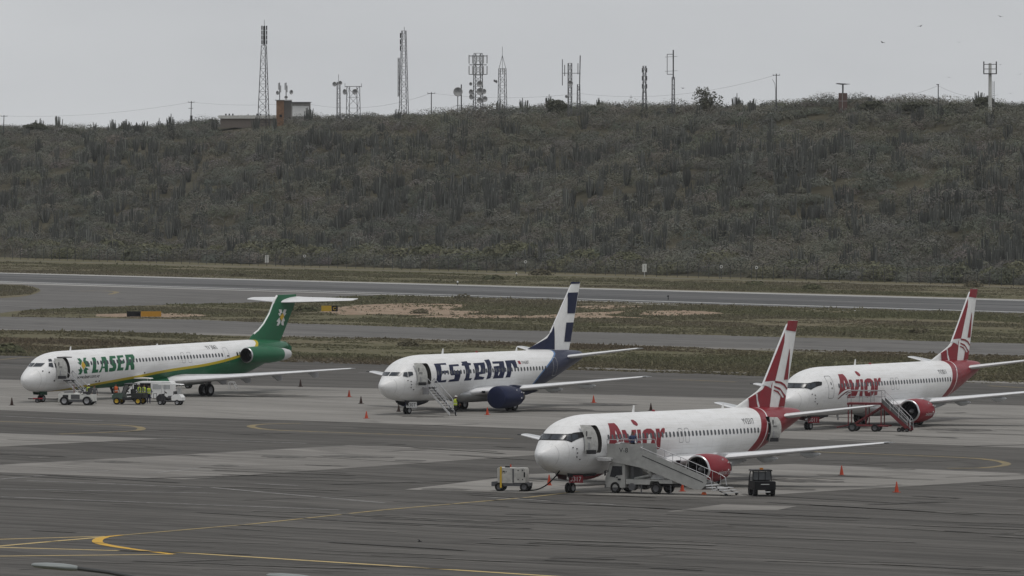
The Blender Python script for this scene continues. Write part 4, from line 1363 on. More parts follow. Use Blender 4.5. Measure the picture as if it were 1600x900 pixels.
# ================================================================== HILLSIDE
HP = Vector((0.0, 1416.0))                                  # a point of the hill's foot
HU = Vector((194.6, -332.4)).normalized()                   # along the foot (towards the right, nearer)
HN = Vector((-HU.y, HU.x))                                  # into the hill
CREST_D = 135.0
def hill_ad(x, y):
    q = Vector((x, y)) - HP
    return q.dot(HU), q.dot(HN)
def hill_xy(a, d):
    p = HP + HU * a + HN * d
    return p.x, p.y
def ray_at_d(px, d):
    """the point with hill depth d on the vertical plane through photo column px"""
    k = (px - 800.0) / FOC
    Y = (d + HP.dot(HN)) / (k * HN.x + HN.y)
    return k * Y, Y
_CREST_PX = [(-200, 203), (-80, 205), (0, 207), (60, 205), (130, 211), (180, 210), (240, 204), (300, 200), (345, 194), (450, 193), (520, 188), (600, 192), (660, 188), (720, 183), (800, 175), (860, 178), (900, 178), (950, 173), (1000, 178), (1060, 173), (1110, 180), (1160, 176), (1240, 170), (1285, 161), (1318, 160), (1350, 170), (1400, 173), (1450, 169), (1500, 174), (1545, 168), (1600, 174), (1700, 172), (1800, 178)]
_crest = []
for _px, _py in _CREST_PX:
    _x, _y = ray_at_d(_px, CREST_D)
    _crest.append((hill_ad(_x, _y)[0], CAM_H + (HORIZON - _py - 2) * _y / FOC))
_crest = np.array(sorted(_crest))
def vnoise(x, y, s, seed=0):
    """cheap smooth value noise (numpy)"""
    x, y = np.asarray(x) / s, np.asarray(y) / s
    xi, yi = np.floor(x), np.floor(y)
    fx, fy = x - xi, y - yi
    fx, fy = fx * fx * (3 - 2 * fx), fy * fy * (3 - 2 * fy)
    hsh = lambda i, j: np.modf(np.abs(np.sin(i * 127.1 + j * 311.7 + seed * 17.3) * 43758.5453))[0]
    return (hsh(xi, yi) * (1 - fx) + hsh(xi + 1, yi) * fx) * (1 - fy) + (hsh(xi, yi + 1) * (1 - fx) + hsh(xi + 1, yi + 1) * fx) * fy
def hill_z_ad(a, d):
    a, d = np.asarray(a, float), np.asarray(d, float)
    zc = np.interp(a, _crest[:, 0], _crest[:, 1])
    u = np.clip(d / CREST_D, 0, 1)
    s = .30 * (u * u * (3 - 2 * u)) + .70 * (u ** 1.06)
    s = np.where(d > CREST_D, 1.0 - .0007 * (d - CREST_D) - .000004 * (d - CREST_D) ** 2, s)
    und = (vnoise(a, d, 38, 1) - .5) * 3.4 + (vnoise(a, d, 15, 2) - .5) * 1.6
    return np.where(d <= 0, .0, zc * s + und * np.clip(d / 30, 0, 1) * np.clip((CREST_D - d) / 25, 0.12, 1))
def hill_z(x, y):
    a, d = hill_ad(x, y)
    return float(hill_z_ad(a, d))

def big_mesh(name, quads, cols, m, tris=False):
    """quads: (N,4,3) array; cols: (N,3) tint of each face"""
    N, K = quads.shape[0], quads.shape[1]
    me = bpy.data.meshes.new(name)
    me.vertices.add(N * K)
    me.vertices.foreach_set('co', quads.astype(np.float32).ravel())
    me.loops.add(N * K)
    me.loops.foreach_set('vertex_index', np.arange(N * K, dtype=np.int32))
    me.polygons.add(N)
    me.polygons.foreach_set('loop_start', np.arange(0, N * K, K, dtype=np.int32))
    me.polygons.foreach_set('loop_total', np.full(N, K, dtype=np.int32))
    me.update(calc_edges=True)
    ca = me.color_attributes.new('tint', 'FLOAT_COLOR', 'POINT')
    c4 = np.ones((N, K, 4), np.float32)
    c4[:, :, :3] = cols[:, None, :]
    ca.data.foreach_set('color', c4.ravel())
    me.materials.append(m)
    me.validate()
    return me

def tint_mat(name, rough=.9, transl=.25):
    k = NT(name, rough, spec=.15)
    a = k.n('ShaderNodeVertexColor', layer_name='tint')
    k.l(a.outputs['Color'], k.b.inputs['Base Color'])
    if transl:
        tr = k.n('ShaderNodeBsdfTranslucent')
        k.l(a.outputs['Color'], tr.inputs['Color'])
        ms = k.n('ShaderNodeMixShader')
        ms.inputs[0].default_value = transl
        out = k.t.nodes['Material Output']
        k.l(k.b.outputs[0], ms.inputs[1])
        k.l(tr.outputs[0], ms.inputs[2])
        k.l(ms.outputs[0], out.inputs['Surface'])
    return k.m
M_LEAF = tint_mat('scrub_foliage', .9, .2)
M_CACT = tint_mat('cactus_skin', .75, 0)
M_BLADE = tint_mat('grass_blades', .9, .2)
nrng = np.random.default_rng(11)

def hill_ground():
    k = NT('hill_earth', .95, spec=.1)
    v = k.coord('Object')
    f = k.noise(v, .12, 6, .65)
    k.color(k.ramp(f, [(.3, (.035, .033, .022)), (.7, (.085, .076, .052))]))
    return k.m
A = np.linspace(-760, 360, 172)
D = np.concatenate([np.linspace(-6, 150, 66), np.linspace(165, 1400, 26)])
gv, gf = [], []
for i, d in enumerate(D):
    zz = hill_z_ad(A, np.full_like(A, d))
    for a, z in zip(A, zz):
        x, y = hill_xy(a, d)
        gv.append((x, y, float(z) - (.25 if d <= 0 else 0)))
for i in range(len(D) - 1):
    for j in range(len(A) - 1):
        q = i * len(A) + j
        gf.append((q, q + 1, q + 1 + len(A), q + len(A)))
me = bpy.data.meshes.new('hillside')
me.from_pydata(gv, [], gf)
me.materials.append(hill_ground())
me.shade_smooth()
hill = link(bpy.data.objects.new('hillside', me))
hill['kind'] = 'structure'

def leaf_cloud(c, r, h, n, size, flat=.5, base=.25):
    """n leaf clumps in the outer part of domes: c (N,3), r (N,), h (N,) -> (N*n,4,3)"""
    N = len(c)
    th = nrng.uniform(0, 2 * np.pi, (N, n))
    el = np.arcsin(nrng.uniform(-.12, 1, (N, n)))
    rad = nrng.uniform(.5, 1.0, (N, n)) ** .35
    # lumpy outline: each dome gets its own lobes
    ph = nrng.uniform(0, 6.28, (N, 1)); ph2 = nrng.uniform(0, 6.28, (N, 1))
    lob = 1 + .16 * np.sin(3 * th + ph) * np.cos(el) + .08 * np.sin(5 * th + ph2 + 3 * el)
    rad = rad * lob
    p = np.stack([np.cos(th) * np.cos(el) * rad * r[:, None], np.sin(th) * np.cos(el) * rad * r[:, None], (base + (1 - base) * np.sin(el) * rad) * h[:, None]], -1) + c[:, None, :]
    p = p.reshape(-1, 3)
    K = len(p)
    s = (size * nrng.uniform(.55, 1.3, K))[:, None]
    # leaf sprays lie roughly in the dome's surface, so that the dome takes the light as a whole
    nn = np.stack([np.cos(th) * np.cos(el), np.sin(th) * np.cos(el), np.sin(el) + .25], -1).reshape(-1, 3)
    nn = nn + nrng.normal(0, flat, (K, 3))
    nn /= np.linalg.norm(nn, axis=1, keepdims=True)
    w_ = nrng.normal(size=(K, 3))
    u = np.cross(nn, w_); u /= np.linalg.norm(u, axis=1, keepdims=True) + 1e-9
    v = np.cross(nn, u) * nrng.uniform(.45, .9, (K, 1))
    q = np.stack([p - u * s * .5 - v * s * .3, p + u * s * .5 - v * s * .3, p + v * s * .6], 1)
    return q, np.repeat(np.arange(N), n)

def tint_of(N, base, var=.22):
    t = np.array(base)[None, :] * nrng.uniform(1 - var, 1 + var, (N, 1))
    t *= nrng.uniform(.93, 1.07, (N, 3))
    return t
def visible_ad(n, d0, d1, pad=170):
    """random hill positions inside (and a little beside) the view"""
    px = nrng.uniform(-pad, 1600 + pad, n)
    d = d0 + (d1 - d0) * nrng.uniform(0, 1, n)
    k = (px - 800) / FOC
    Y = (d + HP.dot(HN)) / (k * HN.x + HN.y)
    X = k * Y
    a = (X - HP.x) * HU.x + (Y - HP.y) * HU.y
    return X, Y, a, d

# dense thorn scrub over the whole slope (one mass)
N = 5400
X, Y, a_, d_ = visible_ad(N, -1, 172)
_px = 800 + FOC * X / Y
_ok = ~((_px > 338) & (_px < 452) & (d_ > 116) & (d_ < 140))      # the clearing in front of the hilltop building
X, Y, a_, d_ = X[_ok], Y[_ok], a_[_ok], d_[_ok]
N = len(X)
Z = hill_z_ad(a_, d_)
patch = vnoise(a_, d_, 22, 5)
r = nrng.uniform(1.9, 4.1, N) * (.75 + .5 * patch)
h = r * nrng.uniform(.55, .80, N) + .30
q, own = leaf_cloud(np.stack([X, Y, Z - .25], -1), r, h, 400, .33, .22)
pal = np.where(patch[:, None] > .55, tint_of(N, (.140, .138, .110), .14), tint_of(N, (.120, .121, .102), .14))
pal = np.where(nrng.uniform(0, 1, (N, 1)) < .12, tint_of(N, (.175, .168, .148), .12), pal)
cols = pal[own] * nrng.uniform(.92, 1.08, (len(own), 1))
cols = cols[:]
scrub = link(bpy.data.objects.new('thorn_scrub', big_mesh('thorn_scrub', q, cols, M_LEAF)))
tag(scrub, 'dense grey green thorn scrub covering the whole hillside', 'scrub', kind='stuff')

# columnar cactus thickets among it
def cactus_quads(bx, by, bz, n, hmax, spread):
    """a candelabra clump: columns rise from a narrow foot, fan out and turn upright"""
    out = []
    for _ in range(n):
        an, q_ = rng.uniform(0, 6.283), math.sqrt(rng.random())
        ca, sa = math.cos(an), math.sin(an)
        hh = hmax * rng.uniform(.72, 1.0) * (1.0 - .28 * q_)
        r0 = rng.uniform(.08, .13)
        pts = [(bx + ca * spread * .25 * q_, by + sa * spread * .25 * q_, bz - .3, r0), (bx + ca * spread * .8 * q_, by + sa * spread * .8 * q_, bz + hh * .38, r0 * 1.1), (bx + ca * spread * q_, by + sa * spread * q_, bz + hh, r0 * .6)]
        o4 = ((1, 0), (0, 1), (-1, 0), (0, -1))
        for (xa, ya, za, ra), (xb, yb, zb, rb) in zip(pts[:-1], pts[1:]):
            for i in range(4):
                p, s = o4[i], o4[(i + 1) % 4]
                out.append(((xa + p[0] * ra, ya + p[1] * ra, za), (xa + s[0] * ra, ya + s[1] * ra, za), (xb + s[0] * rb, yb + s[1] * rb, zb), (xb + p[0] * rb, yb + p[1] * rb, zb)))
    return out
N = 1420
X, Y, a_, d_ = visible_ad(N * 3, 8, 146)
keep = (vnoise(a_, d_, 24, 9) > nrng.uniform(.05, .80, N * 3)) & ((d_ < 100) | (nrng.uniform(0, 1, N * 3) < .14))
X, Y, a_, d_ = X[keep][:N], Y[keep][:N], a_[keep][:N], d_[keep][:N]
Z = hill_z_ad(a_, d_)
Q, cc = [], []
for x, y, z in zip(X, Y, Z):
    n_ = rng.randint(9, 22)
    qs = cactus_quads(x, y, float(z), n_, rng.uniform(2.8, 5.4), rng.uniform(.7, 1.5))
    Q += qs
    b = rng.uniform(.8, 1.2)
    for i in range(n_):
        t = b * rng.uniform(.75, 1.25)
        if rng.random() < .14: t *= 1.8
        cc += [(.090 * t, .093 * t, .084 * t)] * 8
cact = link(bpy.data.objects.new('cactus_thicket', big_mesh('cactus_thicket', np.array(Q), np.array(cc), M_CACT)))
tag(cact, 'tall columnar cacti standing in clumps all over the hillside', 'cactus', kind='stuff')

# spreading shrubs one can pick out along the hill's foot
def shrub_mesh(name, r, h, n, size, base, flat=.45):
    q, own = leaf_cloud(np.zeros((1, 3)), np.array([r]), np.array([h]), n, size, flat, .12)
    return big_mesh(name, q, np.array(base)[None] * nrng.uniform(.7, 1.3, (len(q), 1)), M_LEAF)
shrub_meshes = [shrub_mesh('shrub', 3.2, 2.4, 900, .50, (.128, .130, .080)), shrub_mesh('shrub', 2.6, 2.2, 700, .46, (.108, .112, .075)), shrub_mesh('shrub', 3.8, 2.5, 1100, .50, (.138, .136, .088))]
for k_ in range(64):
    px = -60 + 1720 * (k_ + rng.uniform(-.35, .35)) / 64
    d = rng.uniform(1.0, 13.0)
    x, y = ray_at_d(px, d)
    o = link(bpy.data.objects.new('shrub', shrub_meshes[k_ % 3]))
    o.location = (x, y, hill_z(x, y) - .1)
    s_ = rng.uniform(.75, 1.35)
    o.scale = (s_ * rng.uniform(.9, 1.2), s_, s_ * rng.uniform(.85, 1.1))
    o.rotation_euler.z = rng.uniform(0, 6.28)
    tag(o, 'rounded green shrub in the row behind the perimeter fence', 'shrub', 'shrubs along the foot of the hill')

# low bushes scattered on the grass by the runway and the apron
bush_me = [shrub_mesh('bush', 1.0, .8, 320, .30, (.105, .108, .062)), shrub_mesh('bush', 1.0, .9, 320, .30, (.125, .112, .075))]
for k_, (px, py, s_, w_) in enumerate(((1080, 426, 1.3, 'grey bush on the grass beyond the runway, right of the white marker board'), (372, 432, 1.1, 'low bush on the grass beyond the runway, left of the first marker board'), (770, 437, 1.4, 'dark bush on the far grass, under the round white sign'), (845, 430, 1.6, 'wide bush on the far grass behind the navy tail tip'),
        (12, 551, 1.7, 'dark bush at the left edge where the grass meets the apron'), (655, 490, 1.0, 'small dark bush at the edge of the bare sandy ground'), (590, 468, .9, 'weedy bush at the runway edge left of the sandy ground'), (724, 467, 1.1, 'tallest weed clump along the runway edge above the sandy ground'),
        (476, 487, 1.5, 'brown round bush beside the T-tail below the small taxiway sign'), (1438, 521, 1.1, 'dry bush on the grass left of the far right tail fin'), (1270, 452, 1.5, 'low bush on the far grass right of centre'), (1520, 448, 1.4, 'low bush on the far grass near the right edge'), (1180, 446, 1.3, 'dark bush behind the runway above the nearest tail'), (640, 541, 1.1, 'wide dark bush on the grass strip above the navy-titled jet'))):
    x, y = gnd(px, py)
    o = link(bpy.data.objects.new('bush', bush_me[k_ % 2]))
    o.location = (x, y, -.05)
    o.scale = (s_ * 1.35, s_ * 1.2, s_ * .8)
    o.rotation_euler.z = rng.uniform(0, 6.28)
    tag(o, w_, 'bush', 'bushes on the airfield grass')

# rough dry grass standing on the verges (nobody could count it)
def in_poly(px, py, pl):
    ins = np.zeros(len(px), bool)
    j = len(pl) - 1
    for i in range(len(pl)):
        xi, yi = pl[i]; xj, yj = pl[j]
        c_ = ((yi > py) != (yj > py)) & (px < (xj - xi) * (py - yi) / (yj - yi + 1e-12) + xi)
        ins ^= c_
        j = i
    return ins
def grass_tufts(name, label, polypix, n, hmax, cols_, seed):
    pl = [gnd(*p) for p in polypix]
    P = np.array(pl)
    lo, hi = P.min(0), P.max(0)
    g = np.random.default_rng(seed)
    x = g.uniform(lo[0], hi[0], n * 6); y = g.uniform(lo[1], hi[1], n * 6)
    k = in_poly(x, y, pl)
    x, y = x[k][:n], y[k][:n]
    al, dd = x * HU.x + y * HU.y, x * HN.x + y * HN.y
    dens = .6 * vnoise(al * .35, dd, 9, seed) + .4 * vnoise(al * .4, dd, 3.5, seed + 1)
    k = dens > g.uniform(.25, .72, len(x))
    for bp in BARE:
        k &= ~(in_poly(x, y, bp) & (g.uniform(0, 1, len(x)) < .93))
    x, y, dens, al, dd = x[k], y[k], dens[k], al[k], dd[k]
    n2 = len(x)
    B = 3
    xx, yy = np.repeat(x, B) + g.normal(0, .22, n2 * B), np.repeat(y, B) + g.normal(0, .22, n2 * B)
    hh = np.repeat(hmax * (.25 + 1.1 * dens ** 1.5) * (1 + 1.4 * (g.uniform(0, 1, n2) < .04)), B) * g.uniform(.4, 1.15, n2 * B)
    an = g.uniform(0, 6.28, n2 * B)
    wd = g.uniform(.12, .28, n2 * B)
    lx, ly = g.normal(0, .3, n2 * B) * hh, g.normal(0, .3, n2 * B) * hh
    b0 = np.stack([xx - np.cos(an) * wd, yy - np.sin(an) * wd, np.zeros_like(xx)], -1)
    b1 = np.stack([xx + np.cos(an) * wd, yy + np.sin(an) * wd, np.zeros_like(xx)], -1)
    tp = np.stack([xx + lx, yy + ly, hh], -1)
    q = np.stack([b0, b1, tp], 1)
    mixn = np.repeat(np.clip(vnoise(al * .3, dd, 14, seed + 3) * 1.5 - .25, 0, 1), B)[:, None]
    c = np.array(cols_[0])[None] * (1 - mixn) + np.array(cols_[1])[None] * mixn
    c = c * g.uniform(.65, 1.3, (len(c), 1))
    o = link(bpy.data.objects.new(name, big_mesh(name, q, c, M_BLADE)))
    tag(o, label, 'grass', kind='stuff')
    return o
G1, G2, G3 = (.146, .144, .086), (.172, .152, .108), (.062, .062, .030)
grass_tufts('grass', 'dry olive grass between the apron and the taxiway', [(-40, 515.5), (300, 521.8), (600, 528.8), (1100, 543.5), (1640, 557.5), (1640, 602), (1300, 592), (1020, 582), (560, 569), (300, 562), (-40, 555)], 60000, .20, (G1, (.140, .114, .080)), 21)
grass_tufts('grass', 'rough grass and weeds between the taxiway and the runway', [(400, 473), (480, 466.8), (600, 461.5), (1100, 476.5), (1640, 491.5), (1640, 538.5), (1100, 524), (600, 510.8), (300, 500), (20, 495), (40, 485.5), (260, 475.8)], 90000, .22, (G1, G2), 31)
grass_tufts('grass', 'pale green grass strip beyond the runway below the hill', [(-40, 409), (800, 430), (1640, 452), (1640, 468), (800, 445.5), (-40, 425)], 70000, .22, (G1, G2), 41)
grass_tufts('grass', 'grass island at the left edge beside the runway exit', [(-40, 446), (30, 447), (58, 453), (44, 460), (-40, 466)], 12000, .28, (G1, G2), 51)

# ================================================================== MASTS, POLES AND BUILDINGS ON THE CREST
MAST = mat('galvanised_mast', (.16, .16, .165), .6, .3)
MASTD = mat('dark_mast', (.07, .07, .072), .6, .2)
ANTW = mat('antenna_grey', (.34, .34, .34), .55)
BRICK = mat('orange_brick', (.27, .16, .10), .85, dirt=.3)
CONCR = mat('weathered_concrete', (.33, .32, .30), .85, dirt=.3)

def hill_pt(px, py, d=CREST_D - 6):
    """where column px stands on the crest; returns (x, y, ground z, height above it of the photo row py)"""
    x, y = ray_at_d(px, d)
    z = hill_z(x, y)
    top = CAM_H + (HORIZON - py) * y / FOC
    return x, y, z - .3, top - z + .3, y / FOC          # last: metres per photo pixel

def lattice(root, h0, h1, w0, w1, bays, legs=4, r=.075, m=MAST, off=(0, 0)):
    ang = [2 * math.pi * (i + .5) / legs + .3 for i in range(legs)]
    corner = lambda i, h: Vector((off[0] + math.cos(ang[i % legs]) * (w0 + (w1 - w0) * (h - h0) / (h1 - h0)) * .6, off[1] + math.sin(ang[i % legs]) * (w0 + (w1 - w0) * (h - h0) / (h1 - h0)) * .6, h))
    for i in range(legs):
        MB().tube(corner(i, h0), corner(i, h1), r, r * .85, 6).build('leg', [m], root)
    br = MB()
    for b in range(bays):
        a0, a1 = h0 + (h1 - h0) * b / bays, h0 + (h1 - h0) * (b + 1) / bays
        for i in range(legs):
            br.tube(corner(i, a1), corner(i + 1, a1), r * .5, None, 4)
            if b % 2: br.tube(corner(i, a0), corner(i + 1, a1), r * .5, None, 4)
            else: br.tube(corner(i + 1, a0), corner(i, a1), r * .5, None, 4)
    o = br.build('bracing', [m], root)
    o['kind'] = 'stuff'

def panel(root, x, y, z, h=1.5, w_=.28, m=ANTW):
    MB().box((x, y, z), (w_, .16, h)).build('panel_antenna', [m], root)
def dish(root, x, y, z, r, yaw=0.0, m=ANTW):
    d = Vector((math.sin(yaw), -math.cos(yaw), 0))
    MB().lathe([(0, r), (.1, r), (.14, r * .9), (-.05, r * .5), (-.22, .04)], (x, y, z), d, 18).build('dish', [m], root)
def rod(root, p0, p1, r=.05, name='whip_antenna', m=MAST):
    MB().tube(p0, p1, r, None, 6).build(name, [m], root)

def mast(px, ptop, label, name='radio_mast', d=CREST_D - 6):
    x, y, z, H_, k = hill_pt(px, ptop, d)
    return thing(name, label, 'tower', (x, y, z), 0, 'masts on the crest'), H_, k

t, H_, k = mast(413, 36, 'tall tapering lattice mast with dark antenna cluster, beside the orange brick block')
lattice(t, 0, H_ * .79, 19 * k, 8 * k, 11, 3, .10, MASTD)
lattice(t, H_ * .79, H_ * .97, 3 * k, 2.5 * k, 5, 3, .08, MASTD)
for j in range(4):
    for q in (-1, 0, 1):
        panel(t, q * .55, -.3 * abs(q), H_ * (.82 + .045 * j), 1.0, .3, DARK)
rod(t, (0, 0, H_ * .95), (0, 0, H_ * 1.03))

t, H_, k = mast(529, 116, 'thin lattice mast with two dishes at its head, left of the wide frame')
lattice(t, 0, H_ * .86, 6 * k, 5 * k, 10, 4, .07)
dish(t, -.9, -.3, H_ * .82, .55, -.5); dish(t, .35, -.35, H_ * .84, .5, .3)
rod(t, (0, 0, H_ * .8), (0, 0, H_)); dish(t, .9, -.3, H_ * .22, .6, .8)

t, H_, k = mast(552, 133, 'wide flat-topped lattice frame carrying two dishes')
lattice(t, 0, H_ * .97, 22 * k, 19 * k, 4, 4, .09)
MB().box((0, 0, H_ * .97), (26 * k, 1.8, .12)).build('platform', [MAST], t)
dish(t, -1.9, -.9, H_ * .85, .65, -.8); dish(t, .4, -1.0, H_ * .85, .65, .2)
for q in (-1.9, 1.9): rod(t, (q, 0, H_ * .95), (q, 0, H_ * 1.04))

t, H_, k = mast(631, 45, 'tallest slender lattice mast with antenna ladder on its left side')
lattice(t, 0, H_ * .98, 15 * k, 7 * k, 16, 4, .085)
lattice(t, H_ * .30, H_ * .70, 2.5 * k, 2.5 * k, 14, 4, .05, MAST, (-1.15, -.5))
for j in range(3):
    panel(t, -.75, -.6, H_ * (.80 + .065 * j), 1.15, .26, DARK)
rod(t, (.1, 0, H_ * .95), (.1, 0, H_ * 1.02))

t, H_, k = mast(717, 132, 'short pole with one big round drum dish on top')
MB().tube((-.25, 0, 0), (-.25, 0, H_ * .7), .1).build('pole', [MAST], t)
MB().tube((.55, 0, 0), (.55, 0, H_ * 1.0), .13).build('pole', [MASTD], t)
dish(t, -.2, -.35, H_ * .80, 1.05, .1, ANTW)
MB().box((.1, 0, H_ * .42), (1.6, .12, .1)).build('cross_arm', [MAST], t)

t, H_, k = mast(747, 80, 'broad lattice tower crowded with drum dishes and panel antennas')
lattice(t, 0, H_ * .97, 15 * k, 12 * k, 12, 4, .10)
for lv in (.66, .80, .93):
    MB().box((0, 0, H_ * lv), (27 * k, 2.6, .14)).build('platform', [MAST], t)
for q in (-2.0, -1.2, -.4, .4, 1.2, 2.0):
    for lv in (.72, .88): panel(t, q, -1.2, H_ * lv, 1.9, .24)
for (q, lv, r_, yw) in ((.5, .41, .85, 0), (1.3, .41, .6, .6), (1.5, .30, .65, .5), (.4, .28, .65, -.1), (1.5, .15, .65, .4), (-1.5, .40, .65, -.7), (-1.5, .33, .6, -.8), (-1.7, .12, .6, -.8), (-1.9, .04, .95, -.3), (.4, .52, .7, .1), (-1.6, .52, .4, -.6)):
    dish(t, q, -1.0, H_ * lv, r_, yw)

t, H_, k = mast(785, 73, 'lattice mast ending in a thin pointed spire')
lattice(t, 0, H_ * .70, 14 * k, 11 * k, 9, 4, .08)
for q in (-.75, .75):
    MB().tube((q, 0, H_ * .70), (0, 0, H_ * .88), .05).build('spire_stay', [MAST], t)
rod(t, (0, 0, H_ * .68), (0, 0, H_), .045, 'spire')
dish(t, -1.3, -.3, H_ * .52, .35, -.9); dish(t, -1.7, -.2, H_ * .53, .3, -.9)
for q in (-.5, .1, .5): panel(t, q, -.7, H_ * .66, 1.2, .2)

t, H_, k = mast(893, 97, 'twin lattice masts with outrigger antenna poles either side')
lattice(t, 0, H_ * .98, 6 * k, 6 * k, 12, 4, .085, MAST, (-.35, 0))
lattice(t, 0, H_ * .60, 6 * k, 4 * k, 8, 4, .07, MAST, (1.55, 0))
MB().tube((1.75, 0, H_ * .5), (1.9, 0, H_ * 1.12), .11).build('pole', [MASTD], t)
MB().box((0, -.2, H_ * .80), (4.0, .14, .12)).build('cross_arm', [MAST], t)
for q, a, b in ((-2.0, .58, 1.05), (-1.5, .75, .95), (1.4, .78, .98)): rod(t, (q, -.2, H_ * a), (q, -.2, H_ * b), .09)
dish(t, -.3, -.7, H_ * .62, .62, 0); dish(t, -1.1, -.4, H_ * .38, .35, -.7)

t, H_, k = mast(1007, 103, 'stubby dark lattice mast with thick black head')
lattice(t, 0, H_ * .55, 10 * k, 5 * k, 5, 4, .09, MASTD)
lattice(t, H_ * .55, H_, 5 * k, 5 * k, 8, 4, .07, MASTD)
for j in range(3):
    for q in (-.5, .5): panel(t, q, -.45, H_ * (.62 + .15 * j), .95, .16, MASTD)

t, H_, k = mast(1052, 78, 'slim lattice mast with a square antenna frame on its left')
lattice(t, 0, H_ * .62, 5 * k, 4 * k, 9, 4, .07)
MB().tube((0, 0, H_ * .6), (0, 0, H_), .14).build('pole', [MASTD], t)
fr = MB().path([(0, 0, H_ * .94), (-1.3, 0, H_ * .94), (-1.3, 0, H_ * .66), (0, 0, H_ * .66)], .07)
fr.build('antenna_frame', [MAST], t)
for lv in (.90, .70): rod(t, (-1.8, 0, H_ * lv), (.9, 0, H_ * (lv + .01)), .04)
MB().box((-.7, 0, H_ * .15), (1.3, 1.0, 1.1)).build('equipment_box', [MASTD], t)
MB().box((-.5, 0, H_ * .25), (1.8, .14, .1)).build('cross_arm', [MAST], t)

t, H_, k = mast(986, 148, 'small thin whip mast left of the stubby dark mast')
MB().tube((0, 0, 0), (0, 0, H_), .06, .03).build('pole', [MAST], t)
for lv in (.5, .7, .9): rod(t, (-.3, 0, H_ * lv), (.3, 0, H_ * lv), .05)

t, H_, k = mast(1547, 96, 'pole with caged lookout platform and side ladder near the right edge', 'caged_platform_mast')
MB().tube((0, 0, 0), (0, 0, H_ * .97), .40, .30, 14).build('pole', [OFFWHITE], t)
for (q, yy) in ((-1.25, -.8), (1.25, -.8), (-1.25, .8), (1.25, .8)):
    MB().tube((q, yy, H_ * .79), (q, yy, H_ * 1.0), .07).build('cage_post', [MASTD], t)
for lv in (.79, .87, .95):
    MB().path([(-1.25, -.8, H_ * lv), (1.25, -.8, H_ * lv), (1.25, .8, H_ * lv), (-1.25, .8, H_ * lv), (-1.25, -.8, H_ * lv)], .06).build('cage_rail', [MASTD], t)
MB().box((0, 0, H_ * .785), (2.6, 1.7, .14)).build('platform', [MASTD], t)
ld = MB()
for q in (.55, .85): ld.tube((q, -.2, H_ * .15), (q, -.2, H_ * .66), .04)
for j in range(14): ld.tube((.55, -.2, H_ * (.16 + .036 * j)), (.85, -.2, H_ * (.16 + .036 * j)), .03)
ld.build('ladder', [MAST], t)

x, y, z, H_, k = hill_pt(1317, 130, CREST_D - 4)
t = thing('radar_hut', 'small brick tower with a flat bar antenna on top', 'tower', (x, y, z))
MB().box((0, 0, H_ * .34), (13 * k, 1.9, H_ * .68)).build('wall', [mat('maroon_brick', (.12, .075, .065), .85)], t)
MB().box((-.15, -.97, H_ * .34), (.12, .06, H_ * .66)).build('pilaster', [CONCR], t)
MB().box((0, -.97, H_ * .42), (1.9, .05, .1)).build('band', [CONCR], t)
MB().tube((0, 0, H_ * .66), (0, 0, H_ * .96), .16).build('antenna_post', [DARK], t)
ba = MB().prism([(-1.55, .05), (-.4, -.12), (.4, -.12), (1.65, 0), (.5, .12), (-1.2, .2)], -.35, .35).build('bar_antenna', [MASTD], t)
ba.location.z = H_ * .97

# utility poles and their wires
POLES = {}
def utility_pole(px, ptop, label, arm=1.6, tilt=0.0, d=CREST_D - 8):
    x, y, z, H_, k = hill_pt(px, ptop, d)
    t = thing('utility_pole', label, 'utility pole', (x, y, z), 0, 'power line poles on the crest')
    MB().tube((0, 0, 0), (tilt, 0, H_), .13, .09, 8).build('pole', [MASTD], t)
    if arm:
        MB().box((tilt, 0, H_ * .96), (arm, .12, .12)).build('cross_arm', [MASTD], t)
        for q in (-.45, 0, .45):
            MB().tube((tilt + arm * q, 0, H_ * .96), (tilt + arm * q, 0, H_ * .96 + .3), .05).build('insulator', [ANTW], t)
    POLES[px] = Vector((x + tilt, y, z + H_ * .97))
    return t, H_
t, H_ = utility_pole(5, 180, 'slanting pole with crossed arms at the far left edge', 1.7, .2)
t, H_ = utility_pole(298, 158, 'dark pole with a transformer, alone left of the long low building', 1.5, .15)
MB().tube((.15, -.25, H_ * .36), (.15, -.25, H_ * .52), .3, None, 12).build('transformer', [MASTD], t)
MB().box((0, 0, H_ * .76), (1.1, .1, .1)).build('cross_arm', [MASTD], t)
t, H_ = utility_pole(674, 144, 'pole with drooping cross arms between the tall slender mast and the drum dish', 1.8)
t, H_ = utility_pole(1213, 115, 'tall bare pole with a flat T head, right of the lone tree', 1.5)
MB().path([(-.8, 0, H_ * .86), (-.3, 0, H_ * .75), (-.15, 0, H_ * .55), (-.3, 0, 0)], .04).build('stay_wire', [MASTD], t)
t, H_ = utility_pole(1466, 132, 'thin pole with a small lamp head between two domed trees', 0)
MB().box((-.1, 0, H_), (.5, .25, .15)).build('lamp_head', [MASTD], t)
def wire(p0, p1, sag, label):
    pts = [p0.lerp(p1, i / 16) - Vector((0, 0, sag * 4 * (i / 16) * (1 - i / 16))) for i in range(17)]
    o = MB().path(pts, .022, 4).build('power_line', [mat('wire_grey', (.25, .25, .26), .6)])
    tag(o, label, 'wire')
def crest_pt(px, py, d=CREST_D - 8):
    x, y = ray_at_d(px, d)
    return Vector((x, y, CAM_H + (HORIZON - py) * y / FOC))
wire(POLES[5], POLES[298], 1.2, 'thin wire sagging from the far left pole to the transformer pole')
wire(POLES[298], crest_pt(432, 163), .4, 'thin wire from the transformer pole to the orange brick block')
wire(crest_pt(480, 162), POLES[674], 2.0, 'thin wire from the white panelled block to the drooping-arm pole')
wire(POLES[674], crest_pt(905, 146), 1.0, 'thin wire from the drooping-arm pole past the pointed spire mast')
wire(crest_pt(905, 146), POLES[1213], 2.2, 'thin wire rising over the lone tree to the T-headed pole')
